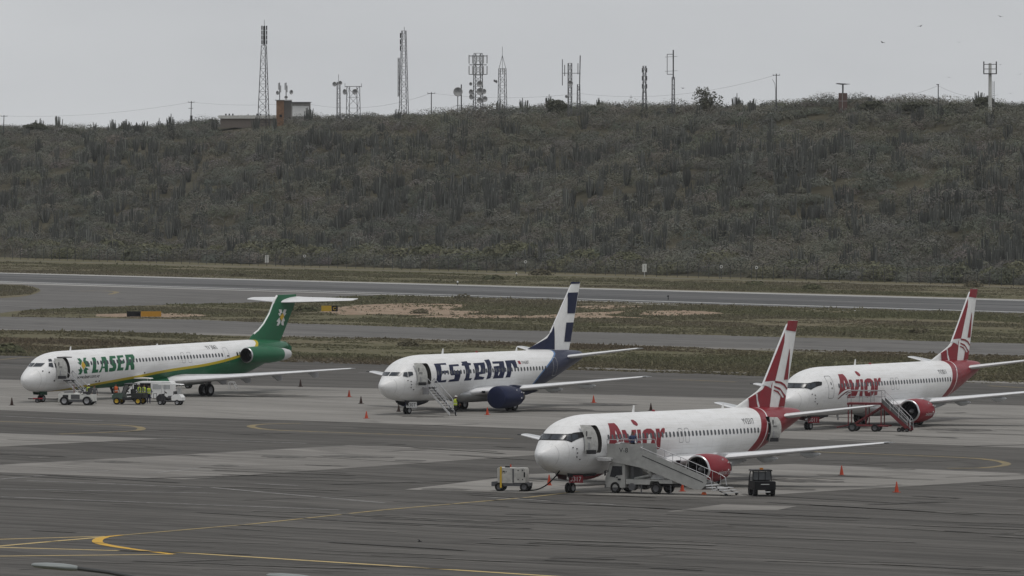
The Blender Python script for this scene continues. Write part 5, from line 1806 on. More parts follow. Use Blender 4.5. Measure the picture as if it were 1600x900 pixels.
wire(crest_pt(1330, 155), POLES[1466], 1.2, 'thin wire from the brick radar tower to the small lamp pole')
wire(POLES[1466], crest_pt(1560, 148), 1.2, 'thin wire from the small lamp pole to the caged platform')

# the long low building and its brick block
x, y, z, H_, k = hill_pt(395, 182, CREST_D - 2)
t = thing('hilltop_building', 'long low building with flat white roof edge on the crest', 'building', (x, y, z))
MB().box((0, 0, H_ * .45), (100 * k, 6, H_ * .9)).build('wall', [mat('mud_brick', (.24, .205, .18), .9)], t)
MB().box((0, -.2, H_ * .95), (106 * k, 7, .75)).build('roof', [OFFWHITE], t)
for q in (-46, -40, -34, 8, 14): MB().box((q * k * .9, -2.5, H_ + .35), (.35, .35, .6)).build('roof_vent', [MASTD], t)
x, y, z, H_, k = hill_pt(443, 157, CREST_D)
t = thing('brick_block', 'orange brick block with two antenna posts on its roof', 'building', (x, y, z))
MB().box((-5 * k, 0, H_ * .5), (12 * k, 3, H_)).build('wall', [BRICK], t)
MB().box((7 * k, .3, H_ * .5), (12 * k, 3, H_ * .98)).build('grey_wall', [mat('grey_render', (.16, .15, .14), .9)], t)
MB().box((0, -.1, H_ + .08), (26 * k, 3.3, .16)).build('roof', [CONCR], t)
MB().box((-4 * k, -1.55, H_ * .40), (4 * k, .1, 4 * k)).build('window', [DARK], t)
for q in (-6 * k, 4 * k):
    MB().tube((q, 0, H_), (q, 0, H_ + 28 * k), .10).build('antenna_post', [MASTD], t)
    panel(t, q - .25, -.2, H_ + 22 * k, 1.6, .2); panel(t, q + .25, -.2, H_ + 18 * k, 1.6, .2)
dish(t, -9 * k, -.3, H_ + 12 * k, .5, -.8); dish(t, 12 * k, -.3, H_ + 13 * k, .55, .8); dish(t, 4 * k, -.3, H_ + 5 * k, .4, 0)
x, y, z, H_, k = hill_pt(470, 160, CREST_D + 1)
t = thing('white_panel_block', 'block with a large white wall panel right of the brick block', 'building', (x, y, z))
MB().box((0, .3, H_ * .5), (30 * k, 3, H_ * .98)).build('wall', [CONCR], t)
MB().box((0, -1.3, H_ * .62), (26 * k, .12, 16 * k)).build('white_panel', [WHITE], t)
MB().box((0, 0, H_ + .04), (33 * k, 3.6, .14)).build('roof', [SLATE], t)

# trees that stand out on the skyline
def tree(px, ptop, wpx, label, kind='dome', d=CREST_D - 3, seed=0):
    x, y, z, H_, k = hill_pt(px, ptop, d)
    t = thing('tree', label, 'tree', (x, y, z), 0, 'trees on the skyline')
    r_ = random.Random(seed)
    W = wpx * k / 2
    tr = MB()
    tips = []
    for j in range(16):
        an = r_.uniform(0, 6.28); e = r_.uniform(.25, 1.0)
        tip = Vector((math.cos(an) * W * e, math.sin(an) * W * e * .7, H_ * (.95 - .42 * e * e) * r_.uniform(.82, 1.0)))
        mid = tip * .5 + Vector((0, 0, H_ * .02))
        tr.tube((0, 0, H_ * .08), mid, .09, .06, 5).tube(mid, tip, .06, .02, 5)
        tips.append(tip)
        for q in range(3):
            t2 = tip * r_.uniform(.55, .95) + Vector((r_.uniform(-1, 1) * W * .3, r_.uniform(-.5, .5) * W * .3, r_.uniform(-.25, .2) * H_ * .5))
            tr.tube(mid, t2, .045, .015, 4)
            tips.append(t2)
    tr.tube((0, 0, -.4), (0, 0, H_ * .1), .20, .13, 7)
    tr.build('trunk', [mat('grey_bark', (.10, .088, .07), .9)], t)
    n = 18 if kind == 'open' else 60
    c = np.array([tuple(p) for p in tips])
    q, own = leaf_cloud(c - np.array([[0, 0, .35]]), np.full(len(c), W * (.20 if kind == 'open' else .30)), np.full(len(c), H_ * (.14 if kind == 'open' else .2)), n, .42, .8)
    cols = np.array((.10, .103, .075))[None] * nrng.uniform(.7, 1.25, (len(q), 1))
    link(bpy.data.objects.new('crown', big_mesh('crown', q, cols, M_LEAF)), t)
tree(1105, 132, 54, 'lone open-branched tree on the skyline right of the slim mast', 'open', seed=3)
tree(868, 155, 40, 'low tree with pointed crown left of the twin lattice masts', 'dome', seed=4)
tree(925, 162, 30, 'flat sparse tree just right of the twin lattice masts', 'open', seed=5)
tree(1365, 157, 44, 'domed tree on the skyline right of the brick radar tower', 'dome', seed=6)
tree(1430, 157, 54, 'broad umbrella-shaped tree left of the small lamp pole', 'dome', seed=7)
tree(1493, 160, 40, 'domed tree between the small lamp pole and the caged platform', 'dome', seed=8)
tree(1540, 150, 34, 'dark rounded tree at the foot of the caged platform pole', 'dome', seed=9)
tree(55, 191, 46, 'flat-topped tree at the left end of the ridge', 'dome', seed=10)
tree(110, 199, 34, 'low flat tree right of the flat-topped one at the left end', 'dome', seed=11)
tree(196, 196, 30, 'low tree on the ridge between the left end and the transformer pole', 'dome', seed=12)
tree(330, 184, 28, 'small tree at the left end of the long low building', 'open', seed=13)
tree(640, 176, 30, 'low tree at the foot of the tallest slender mast', 'dome', seed=14)

# ------------------------------------------------------------------ perimeter fence, marker boards, signs
f0, f1 = Vector(gnd(-40, 403.6)), Vector(gnd(1640, 449.0))
fence = thing('perimeter_fence', 'long wire perimeter fence at the foot of the hill', 'fence', (f0.x, f0.y, 0), 0)
FN = 112
pm_ = MB().tube((0, 0, -.2), (0, 0, 2.5), .055, None, 5).tube((0, 0, 2.5), (.25, -.15, 2.85), .05, None, 5).mesh('post', [MASTD])
for i in range(FN + 1):
    p = f0.lerp(f1, i / FN)
    o = link(bpy.data.objects.new('post', pm_), fence)
    o.location = (p.x - f0.x, p.y - f0.y, rng.uniform(-.1, .1))
for hgt in (.5, 1.2, 1.9, 2.45, 2.8):
    MB().tube((0, 0, hgt), (f1.x - f0.x, f1.y - f0.y, hgt), .018, None, 4).build('wire', [MASTD], fence)

def marker(px, py, label, w_, h_, lift, name='marker_board', round_=False):
    x, y = gnd(px, py)
    t = thing(name, label, 'sign', (x, y, 0), 0, 'boards beyond the runway')
    MB().tube((0, 0, 0), (0, 0, lift + h_ * .5), .05, None, 8).build('post', [MASTD if round_ else LIGHTGREY], t)
    if round_:
        MB().lathe([(0, 0), (0, w_ / 2), (.05, w_ / 2), (.05, 0)], (0, -.12, lift + h_ / 2), (0, 1, 0), 20).build('disc', [OFFWHITE], t)
        MB().lathe([(0, 0), (0, w_ * .26)], (0, -.13, lift + h_ / 2), (0, 1, 0), 20).build('centre_mark', [SLATE], t)
    else:
        MB().box((0, -.10, lift + h_ / 2), (w_, .06, h_)).build('board', [OFFWHITE], t)
        for q in (.2, -.2):
            MB().box((0, -.14, lift + h_ * (.5 + q)), (w_ * .08, .02, h_ * .28)).build('mark', [SLATE], t)
marker(417, 415.5, 'white upright marker board on the far grass, left one of the pair', .75, 1.45, .65)
marker(1007, 432.3, 'white upright marker board on the far grass, right one of the pair', .78, 1.45, .85)
for px, py, lb in ((476, 417.5, 'round white sign by the fence right of the left marker board'), (821, 427.5, 'round white sign by the fence near the middle'), (1127, 436, 'faint round sign by the fence right of the right marker board'), (1182, 437.5, 'bright round sign by the fence, furthest right')):
    marker(px, py, lb, .55, .55, 1.9, 'round_sign', True)

def taxi_sign(px0, px1, pxm, py, h_, label, first, textl, textr):
    x0, y = gnd(px0, py); x1, _ = gnd(px1, py); xm, _ = gnd(pxm, py)
    t = thing('taxiway_sign', label, 'sign', ((x0 + x1) / 2, y, 0), 0, 'taxiway signs')
    cx = (x0 + x1) / 2
    cols_ = (BLACK, mat('sign_orange', (.48, .24, .025), .5)) if first == 'black' else (mat('sign_yellow', (.42, .28, .025), .5), BLACK)
    for (a, b), m_, tx in (((x0, xm), cols_[0], textl), ((xm, x1), cols_[1], textr)):
        pn = MB().box(((a + b) / 2 - cx, 0, .15 + h_ / 2), (b - a - .03, .22, h_)).build('sign_panel', [m_], t)
        if tx:
            f2 = lambda u, v: Vector((u, -.125, v))
            link(bpy.data.objects.new('lettering', text_mesh('lettering', tx, a - cx + .2, .15 + h_ * .22, h_ * .8, f2, mat('sign_yellow_ink', (.42, .28, .03), .5) if m_ is BLACK else MARK, 0, 1.0, .01)), pn)
    for q in (-.4, 0, .4):
        MB().tube(((x1 - x0) * q, 0, 0), ((x1 - x0) * q, 0, .2), .05).build('foot', [GREY], t)
taxi_sign(198, 252, 220, 496.5, .72, 'long taxiway sign, black left panel and orange right panel', 'black', '', '')
taxi_sign(502, 528, 518, 488, .78, 'short taxiway sign, yellow panel and black panel with a letter', 'yellow', '', 'C')

# ================================================================== PEOPLE
SKIN = mat('skin', (.20, .11, .075), .6)
VESTY = mat('hi_vis_yellow', (.38, .47, .045), .6)
VESTO = mat('hi_vis_orange', (.52, .10, .025), .6)
TAPE = mat('reflective_tape', (.55, .55, .52), .4)

def person(label, loc, yaw, shirt, trousers, vest=None, cap=None, stride=.0, arms=(.0, .0), bend=0.0, h=1.74):
    """one continuous skinned body; vest, tape and cap are separate clothing"""
    t = thing('person', label, 'person', loc, yaw, 'people on the apron')
    s = h / 1.74
    V, E, RD = [], [], []
    def v(p, r):
        V.append(Vector(p) * s); RD.append(r * s); return len(V) - 1
    def chain(start, pts):
        a = start
        for p, r in pts:
            b = v(p, r); E.append((a, b)); a = b
        return a
    lean = lambda z: -bend * max(0, z - .95)
    pel = v((0, 0, .95), .145)
    ch = chain(pel, [((0, lean(1.12), 1.12), .135), ((0, lean(1.30), 1.30), .155), ((0, lean(1.43), 1.43), .12), ((0, lean(1.50), 1.50), .062)])
    chest = 2
    chain(ch, [((0, lean(1.57) - .01, 1.57), .085), ((0, lean(1.65) - .015, 1.65), .10), ((0, lean(1.73), 1.725), .06)])
    for sd in (-1, 1):
        st = stride * sd
        chain(pel, [((sd * .10, 0, .86), .105), ((sd * .11, -st * .5 - .02, .49), .072), ((sd * .11, st * .25 - st, .10), .048), ((sd * .12, st * .25 - st - .13, .045), .042)])
        aa = arms[0] if sd < 0 else arms[1]
        sh = (sd * .20, lean(1.42), 1.42)
        el = (sd * .27, lean(1.15) - aa * .14, 1.15 + aa * .04)
        ha = (sd * .27 - sd * aa * .05, lean(.92) - aa * .36 - .05, .92 + aa * .20)
        wri = chain(chest, [(sh, .068), (el, .048), (ha, .034), ((ha[0], ha[1] - .02, ha[2] - .06), .036)])
        hx, hy, hz = ha[0], ha[1] - .02, ha[2] - .06
        for k_ in range(4):
            chain(wri, [((hx, hy - .03 + .022 * k_, hz - .07 + .006 * abs(k_ - 1)), .010), ((hx - sd * .012, hy - .032 + .022 * k_, hz - .115 + .008 * abs(k_ - 1)), .008)])
        chain(wri, [((hx - sd * .015, hy - .055, hz - .035), .011), ((hx - sd * .02, hy - .07, hz - .07), .009)])
    me = bpy.data.meshes.new('body')
    me.from_pydata(V, E, [])
    ob = bpy.data.objects.new('tmp', me)
    C.objects.link(ob)
    sm = ob.modifiers.new('s', 'SKIN')
    sm.use_smooth_shade = True
    for i, d in enumerate(me.skin_vertices[0].data):
        d.radius = (RD[i], RD[i])
        d.use_root = (i == 0)
    sb = ob.modifiers.new('u', 'SUBSURF'); sb.levels = 1
    dg = bpy.context.evaluated_depsgraph_get()
    bme = bpy.data.meshes.new_from_object(ob.evaluated_get(dg))
    bpy.data.objects.remove(ob)
    for m_ in (shirt, trousers, SKIN, mat('boots', (.02, .018, .016), .7), mat('dark_hair', (.012, .010, .009), .7)):
        bme.materials.append(m_)
    for p in bme.polygons:
        c = p.center / s
        ax = abs(c.x)
        if c.z < .10: k_ = 3
        elif c.z < .98 and ax < .215: k_ = 1
        elif c.z > 1.665 or (c.z > 1.53 and c.y > lean(c.z) + .035): k_ = 4
        elif c.z > 1.475: k_ = 2
        elif ax > .215 and c.z < .93 + .2 * max(arms): k_ = 2
        else: k_ = 0
        p.material_index = k_
    bme.shade_smooth()
    body = link(bpy.data.objects.new('body', bme), t)
    # face: nose, eyes, ears
    fc = MB()
    fy = lean(1.63) - .11
    fc.loft([[(-.014, fy, 1.61), (.014, fy, 1.61), (0, fy, 1.65)], [(-.006, fy - .025, 1.612), (.006, fy - .025, 1.612), (0, fy - .008, 1.645)]])
    o = fc.build('nose', [SKIN], t); o.scale = (s, s, s)
    if vest:
        rings = []
        for z, rx, ry in ((.93, .185, .155), (1.05, .185, .155), (1.2, .19, .165), (1.32, .205, .175), (1.42, .195, .155), (1.475, .12, .105)):
            rings.append([(math.cos(a) * rx, math.sin(a) * ry + lean(z), z) for a in [2 * math.pi * i / 20 for i in range(20)]])
        vo = MB().loft(rings, caps=False).build('vest', [vest], t, 80); vo.scale = (s, s, s)
        tp = MB()
        for z in (1.06,):
            tp.loft([[(math.cos(a) * .190, math.sin(a) * .160 + lean(z), z + dz) for a in [2 * math.pi * i / 20 for i in range(20)]] for dz in (0, .05)], caps=False)
        to = tp.build('reflective_band', [TAPE], vo, 80)
    if cap:
        co = MB().loft([[(math.cos(a) * r_, math.sin(a) * r_ * 1.08 + lean(1.68) - .005, z) for a in [2 * math.pi * i / 16 for i in range(16)]] for z, r_ in ((1.655, .108), (1.69, .108), (1.73, .085), (1.755, .04))]).build('cap', [cap], t, 80)
        co.scale = (s, s, s)
        bo = MB().box((0, lean(1.68) - .14, 1.665), (.14, .10, .015)).build('brim', [cap], co)
    return t

def G3(px, py):
    x, y = gnd(px, py)
    return (x, y, .014)

BLUE = mat('work_blue_cloth', (.03, .045, .10), .8)
GREYC = mat('grey_coverall', (.10, .10, .105), .8)
BLKC = mat('dark_cloth', (.018, .018, .02), .85)
WCAP = mat('white_cap', (.62, .62, .60), .6)
person('person in yellow vest and white helmet behind the white tow tractor', G3(138.5, 630.5), 2.6, BLUE, BLKC, VESTY, WCAP, .05, (.3, .2))
person('person in grey coverall standing at the rear of the white tow tractor', G3(147.5, 631.5), .4, GREYC, GREYC, None, None, .06, (.0, .1), 0, 1.72)
person('person in orange vest standing behind the front of the green utility vehicle', G3(181, 629), .5, BLKC, BLKC, VESTO, None, 0, (.5, .5), 0, 1.7)
person('person in yellow vest at the van door, left of the two close together', G3(218.0, 629.6), -1.3, BLUE, BLKC, VESTY, None, .05, (.6, .4), .05, 1.68)
person('person in yellow vest at the van door, middle one of three', G3(224.6, 630.0), 1.2, BLUE, BLKC, VESTY, None, .05, (.3, .5), .05, 1.7)
person('person in yellow vest and navy trousers between van and golf cart', G3(232.3, 631), .2, BLUE, mat('navy_trousers', (.018, .022, .06), .85), VESTY, None, .05, (.5, .2), .04, 1.66)
person('person in yellow vest and cap at the foot of the folding stair', G3(711.5, 650.5), 2.2, BLKC, BLKC, VESTY, WCAP, .12, (.7, .3), .06, 1.75)

# ================================================================== GROUND VEHICLES
def wheel_obj(root, x, y, r, wd, hub=None, name='wheel'):
    return wheel(MB(), (x, y, r), r, wd).build(name, [RUBBER, hub or SLATE], root)

# --- white tow tractor in front of the green-striped jet (nose to the left)
tx, ty = gnd(122, 633)
t = thing('tow_tractor', 'low white aircraft tow tractor beside the nose of the green-striped jet', 'tractor', (tx, ty, .014), R(-10))
MB().prism([(-1.6, .32), (-1.6, .98), (-1.45, 1.08), (-.25, 1.10), (-.20, 1.0), (.45, 1.0), (.45, .32)], -.85, .85).build('body', [OFFWHITE], t)
MB().prism([(.45, .35), (.45, .88), (1.5, .95), (1.55, .35)], -.80, .80).build('rear_deck', [OFFWHITE], t)
for q in (-.55, .55):
    MB().box((-1.62, q, .80), (.04, .26, .16)).build('headlight', [GLASS], t)
MB().box((-1.62, 0, .5), (.06, 1.5, .22)).build('bumper', [SLATE], t)
MB().box((-.95, -.86, .80), (.5, .02, .22)).build('vent', [MARK], t)
for q in (-.862, .862):
    MB().prism([(-1.5, .30), (-1.5, .52), (.45, .52), (1.5, .50), (1.5, .30)], q - .01, q + .01).build('skirt', [SLATE], t)
    MB().prism([(-.45, .56), (-.45, .95), (.35, .95), (.35, .56)], q - .008, q + .008).build('side_locker', [SLATE], t)
for a, b in ((-1.05, -.86), (-1.05, .86), (1.0, -.82), (1.0, .82)):
    wheel_obj(t, a, b, .40, .30, GREY)
MB().box((.85, -.1, 1.10), (.5, 1.1, .16)).box((1.08, -.1, 1.33), (.12, 1.1, .42)).build('seat', [DARK], t)
MB().tube((.25, -.25, 1.0), (.45, -.25, 1.3), .03).lathe([(0, .16), (.03, .18), (.05, .16)], (.45, -.25, 1.3), (.6, 0, 1), 14).build('steering_wheel', [DARK], t)
MB().tube((-.2, -.7, 1.08), (-.2, -.7, 1.85), .03).build('light_post', [mat('dull_red', (.16, .03, .025), .5)], t)
MB().box((-.8, .1, 1.13), (.9, .9, .06)).build('engine_cover', [SLATE], t)
# tow bar
bx, by = gnd(72, 629.5)
tb = thing('tow_bar', 'red and black tow bar lying between nose wheel and tow tractor', 'tow bar', (bx, by, .014), R(-10))
MB().tube((-1.5, 0, .35), (1.4, 0, .33), .05, None, 8).build('bar', [DARK], tb)
MB().tube((-1.2, 0, .36), (-.3, 0, .36), .07, None, 8).build('red_sleeve', [RED], tb)
for q in (-.3, .3):
    wheel_obj(tb, -.75, q, .20, .10)
MB().box((1.25, 0, .36), (.5, .5, .10)).build('head', [DARK], tb)
MB().lathe([(-.04, .12), (.04, .12), (.04, .05), (-.04, .05), (-.04, .12)], (-1.55, 0, .35), (0, 0, 1), 12).build('tow_eye', [DARK], tb)

# --- green utility vehicle with cargo bed (nose to the left)
ux, uy = gnd(203, 632)
t = thing('utility_vehicle', 'dark green six-wheel style utility vehicle with yellow wheel hubs', 'utility vehicle', (ux, uy, .014), R(-14))
UG = mat('utility_green', (.018, .05, .022), .45)
MB().prism([(-1.45, .42), (-1.48, .80), (-1.25, .98), (-.55, 1.04), (-.45, .5)], -.70, .70).build('bonnet', [mat('dusty_green_paint', (.06, .095, .075), .45)], t)
MB().prism([(-.5, .38), (-.5, .62), (.35, .62), (.35, .38)], -.72, .72).build('floor', [DARK], t)
MB().prism([(.35, .55), (.32, 1.02), (1.45, 1.02), (1.45, .62)], -.74, .74).build('cargo_bed', [mat('bed_dark', (.03, .032, .03), .6)], t)
for q in (-.5, .5):
    MB().box((-1.46, q, .88), (.05, .26, .10)).build('headlight', [WHITE], t)
MB().box((.12, 0, .86), (.45, 1.25, .16)).box((.32, 0, 1.12), (.12, 1.25, .5)).build('seat', [BLACK], t)
for q in (-.68, .68):
    MB().path([(-.55, q, 1.0), (-.25, q, 1.80), (.40, q, 1.84), (.48, q, .95)], .035, 8).build('roll_bar', [DARK], t)
MB().prism([(-.62, 1.02), (-.33, 1.70), (-.30, 1.70), (-.58, 1.02)], -.62, .62).build('windscreen', [mat('pale_glass', (.30, .32, .33), .12, spec=.6)], t)
MB().box((.08, 0, 1.86), (.85, 1.4, .05)).build('roof', [SLATE], t)
MB().tube((-.35, -.3, .95), (-.15, -.3, 1.15), .025).lathe([(0, .15), (.03, .17), (.05, .15)], (-.15, -.3, 1.15), (.7, 0, 1), 14).build('steering_wheel', [DARK], t)
for a, b in ((-1.0, -.74), (-1.0, .74), (1.0, -.76), (1.0, .76)):
    wheel_obj(t, a, b, .32, .26, YELLOW)

# --- white van behind, sliding door open
vx, vy = gnd(240, 627.5)
t = thing('van', 'white van with its side door open behind the parked utility vehicles', 'van', (vx, vy, .014), R(-12))
t.scale = (1.0, 1.0, .92)
MB().prism([(-2.35, .35), (-2.40, .95), (-2.15, 1.12), (-1.55, 1.88), (-1.2, 1.98), (1.75, 1.98), (1.85, 1.85), (1.88, .35)], -.85, .85).build('body', [WHITE], t)
MB().box((-.55, -.852, 1.12), (1.0, .03, 1.42)).build('doorway_shade_plate', [mat('van_interior_shade', (.012, .012, .012), .9)], t)  # no hole cut: shade inside the doorway put into a black plate's colour
MB().box((.55, -.90, 1.10), (1.0, .06, 1.45)).build('sliding_door', [WHITE], t)
for a, b, nm in ((.55, -.94, 'side_window'), (1.45, -.855, 'side_window')):
    MB().box((a, b, 1.50), (.80 if a < 1 else .62, .02, .48)).build(nm, [mat('curtained_glass', (.40, .41, .42), .2)], t)
MB().prism([(-2.10, 1.16), (-1.60, 1.80), (-1.58, 1.80), (-2.06, 1.16)], -.74, .74).build('windscreen', [GLASS], t)
MB().box((-1.35, -.856, 1.45), (.55, .02, .48)).build('door_window', [GLASS], t)
MB().box((.12, -.95, 1.02), (.12, .03, .05)).build('door_handle', [MARK], t)
MB().box((0, 0, .42), (4.2, 1.72, .12)).build('sill', [SLATE], t)
for a, b in ((-1.5, -.78), (-1.5, .78), (1.15, -.78), (1.15, .78)):
    wheel_obj(t, a, b, .31, .2)

# --- golf carts
def golf_cart(label, px, py, yaw, full=True):
    gx, gy = gnd(px, py)
    t = thing('golf_cart', label, 'golf cart', (gx, gy, .014), yaw, 'golf carts beside the green-striped jet')
    MB().prism([(-1.1, .30), (-1.1, .42), (1.15, .42), (1.15, .30)], -.55, .55).build('chassis', [DARK], t)
    MB().prism([(.30, .42), (.25, .75), (.55, .98), (1.0, .96), (1.22, .70), (1.22, .42)], -.56, .56).build('rear_body', [WHITE], t)
    MB().prism([(-1.12, .42), (-1.15, .70), (-.85, .98), (-.70, .98), (-.62, .42)], -.56, .56).build('front_cowl', [DARK], t)
    MB().box((.2, 0, .74), (.55, 1.0, .16)).box((.50, 0, 1.02), (.14, 1.0, .42)).build('seat', [SLATE], t)
    MB().path([(-1.15, -.5, .55), (-1.42, -.5, .55), (-1.42, -.5, 1.0), (-1.42, .5, 1.0), (-1.42, .5, .55), (-1.15, .5, .55)], .025, 6).build('front_rack', [DARK], t)
    for a, b in ((-.72, -.5), (-.72, .5), (.95, -.5), (.95, .5)):
        MB().tube((a, b, .8), (a + (.12 if a < 0 else -.05), b, 1.80), .025).build('roof_post', [LIGHTGREY], t)
    MB().prism([(-1.0, 1.80), (-.9, 1.87), (.1, 1.92), (1.05, 1.87), (1.15, 1.80)], -.62, .62).build('canopy', [WHITE], t)
    MB().box((.85, -.1, 1.28), (.05, .95, .5)).build('clear_panel', [mat('scratched_panel', (.42, .43, .43), .3)], t)
    MB().tube((-.55, -.2, .9), (-.38, -.2, 1.1), .02).lathe([(0, .14), (.03, .16), (.05, .14)], (-.38, -.2, 1.1), (.7, 0, 1), 12).build('steering_wheel', [DARK], t)
    for a, b in ((-.78, -.5), (-.78, .5), (.80, -.52), (.80, .52)):
        wheel_obj(t, a, b, .24, .20, GREY)
    return t
golf_cart('white golf cart with canopy, rightmost of the vehicles beside the green-striped jet', 266, 633, R(-14))
golf_cart('golf cart whose white canopy shows above the green utility vehicle', 218, 622.5, R(-14))

# --- baggage dolly under the far side of the wing
dx, dy = gnd(282, 607)
t = thing('baggage_dolly', 'dark low baggage dolly under the far side of the green belly', 'trolley', (dx, dy, .014), R(-10))
MB().box((0, 0, .55), (2.2, 1.2, .10)).build('deck', [SLATE], t)
MB().path([(-1.0, 0, .5), (-1.7, 0, .35)], .04).build('drawbar', [DARK], t)
MB().path([(1.05, -.55, .6), (1.05, -.55, 1.2), (1.05, .55, 1.2), (1.05, .55, .6)], .04).build('end_rail', [DARK], t)
for a, b in ((-.75, -.5), (-.75, .5), (.8, -.5), (.8, .5)):
    wheel_obj(t, a, b, .26, .14)

# --- small folding steps under the wing
sx_, sy_ = gnd(364, 608.5)
t = thing('step_ladder', 'small white two-step ladder under the wing of the green-striped jet', 'ladder', (sx_, sy_, .014), R(-15))
for q in (-.28, .28):
    MB().path([(-.38, q, 0), (-.35, q, .68), (.12, q, .68), (.42, q, 0)], .03).build('frame', [LIGHTGREY], t)
for a, z_ in ((.22, .42), (.32, .20), (-.12, .68)):
    MB().box((a, 0, z_), (.22 if z_ < .6 else .46, .54, .04)).build('step', [LIGHTGREY], t)

# --- stair truck at the nearest jet: local x runs away from the fuselage, y towards the tail
Xa, Ya, tha = PLACE['A']
def on_A(s, t_):
    c_, s_ = math.cos(R(tha)), math.sin(R(tha))
    return (Xa + s * c_ + t_ * s_, Ya + s * s_ - t_ * c_, .014)
tt = thing('stair_truck', 'grey-white passenger stair truck parked against the nearest red-tailed jet', 'truck', on_A(6.3, 2.2), R(tha - 90))
TR = mat('stair_truck_paint', (.36, .36, .345), .5, dirt=.2)
hw = .92
MB().prism([(-.10, .38), (-.14, .95), (.22, 1.95), (.38, 2.05), (1.35, 2.06), (1.38, .38)], -hw, hw).build('cab', [TR], tt)
MB().prism([(.03, 1.12), (.30, 1.84), (.34, 1.84), (.10, 1.12)], -.80, .80).build('windscreen', [GLASS], tt)
for q in (-1, 1):
    MB().prism([(.22, 1.10), (.42, 1.80), (1.15, 1.80), (1.18, 1.22), (.75, 1.18), (.6, 1.05)], q * (hw + .012), q * (hw - .02)).build('side_window', [GLASS], tt)
MB().box((.95, -hw - .01, .92), (.22, .02, .12)).build('door_badge', [MARK], tt)
MB().box((.78, -hw - .01, 1.05), (.14, .03, .05)).build('door_handle', [MARK], tt)
MB().box((-.12, 0, .45), (.10, 1.9, .22)).build('bumper', [SLATE], tt)
for q in (-.65, .65):
    MB().box((-.13, q, .78), (.06, .28, .14)).build('headlight', [WHITE], tt)
for q in (-1, 1):
    MB().path([(.15, q * hw, 1.45), (-.05, q * (hw + .16), 1.5), (-.05, q * (hw + .16), 1.15)], .02).box((-.05, q * (hw + .17), 1.3), (.05, .16, .3)).build('mirror', [DARK], tt)
MB().box((3.1, 0, .60), (3.6, 1.0, .16)).build('chassis', [DARK], tt)
MB().prism([(1.45, .62), (1.45, .95), (5.0, .95), (5.0, .72), (4.05, .72), (3.95, .86), (3.35, .86), (3.25, .62)], -hw, hw).build('side_skirt', [TR], tt)
for a in (.62, 1.95, 3.75):
    for q in (-.82, .82):
        wheel_obj(tt, a, q, .38, .28, SLATE) if a != 1.95 else MB().tube((a, q - .2, .45), (a, q + .2, .45), .25, None, 12).build('fuel_tank', [SLATE], tt)
for a in (2.6, 4.85):
    MB().tube((a, -.85, .0), (a, -.85, .6), .05).box((a, -.85, .02), (.25, .25, .04)).build('stabiliser', [SLATE], tt)
# lifting arms and machinery on the deck
for q in (-.5, .5):
    MB().path([(1.9, q, .98), (3.2, q, 1.25), (2.4, q, 1.75)], .09, 8).build('lift_arm', [TR], tt)
MB().box((3.6, 0, 1.12), (1.0, .9, .30)).build('pump_box', [LIGHTGREY], tt)
MB().box((1.75, 0, 1.45), (.18, 1.2, 1.0)).build('ladder_frame', [SLATE], tt)
# platform with solid side panels, then the flight
MB().box((1.35, 0, 2.32), (2.7, 1.75, .14)).build('platform', [SLATE], tt)
fl0, fl1 = (2.75, 2.25), (8.35, .30)
for q in (-1, 1):
    MB().prism([(.0, 2.30), (.0, 3.28), (2.72, 3.28), (2.72, 2.25)], q * .90, q * .95).build('platform_panel', [TR], tt)
    if q < 0:
        MB().prism([(.0, 2.10), (1.3, 1.95), (2.72, 1.72), (6.75, .38), (7.25, .40), (7.62, .70), (7.68, 1.22), (2.72, 2.92), (2.72, 2.35), (.0, 2.35)], q * .955, q * .985).build('stringer', [TR], tt)
    else:
        MB().prism([(.0, 2.10), (1.3, 1.95), (2.72, 1.72), (6.75, .38), (7.25, .40), (7.62, .62), (2.72, 2.42), (.0, 2.45)], q * .955, q * .985).build('stringer', [TR], tt)
    rl = MB()
    for k_ in range(9):
        u = k_ / 8
        xx, zz = 2.72 + (7.6 - 2.72) * u, 2.92 + (1.22 - 2.92) * u
        rl.tube((xx, q * .97, zz - (.05 if q < 0 else .6)), (xx, q * .97, zz + .12), .018)
    rl.path([(2.6, q * .97, 3.10), (2.72, q * .97, 3.04), (7.6, q * .97, 1.34), (7.95, q * .97, 1.15), (8.1, q * .97, .45)], .025)
    rl.build('handrail', [STEEL], tt)
    pr2 = MB()
    pr2.path([(.0, q * .92, 3.30), (.0, q * .92, 3.55), (2.6, q * .92, 3.55), (2.72, q * .92, 3.10)], .025)
    pr2.build('platform_rail', [STEEL], tt)
    if q < 0:
        MB().prism([(2.75, 2.50), (2.75, 2.55), (7.4, .90), (7.4, .85)], q * .99, q * 1.0).build('trim_line', [MARK], tt)
NSTEP = 14
for k_ in range(NSTEP):
    u = (k_ + .5) / NSTEP
    MB().box((fl0[0] + (fl1[0] - fl0[0]) * u, 0, fl0[1] + (fl1[1] - fl0[1]) * u), (.34, 1.82, .05)).build('step', [LIGHTGREY if k_ > 10 else SLATE], tt)
for k_, (a, z_) in enumerate(((8.45, .50), (8.72, .36), (8.98, .20))):
    MB().box((a, 0, z_), (.42, 1.7, .05)).build('step', [LIGHTGREY], tt)
for q in (-.7, .7):
    MB().path([(8.2, q, .62), (8.5, q, .30), (9.1, q, .08)], .04).build('foot_frame', [DARK], tt)
    wheel_obj(tt, 8.95, q, .08, .06)
fl_ = lambda u, v_: Vector((u, -.955, v_))
pnl = [o for o in tt.children if o.name.startswith('platform_panel')][0]
link(bpy.data.objects.new('lettering', text_mesh('lettering', 'V-8', .95, 2.72, .44, fl_, MARK, 0, 1.1, .0)), pnl)
MB().prism([(7.1, .05), (7.4, .05), (7.3, .22), (7.2, .22)], -.75, -.5).build('wheel_chock', [VESTO], tt)
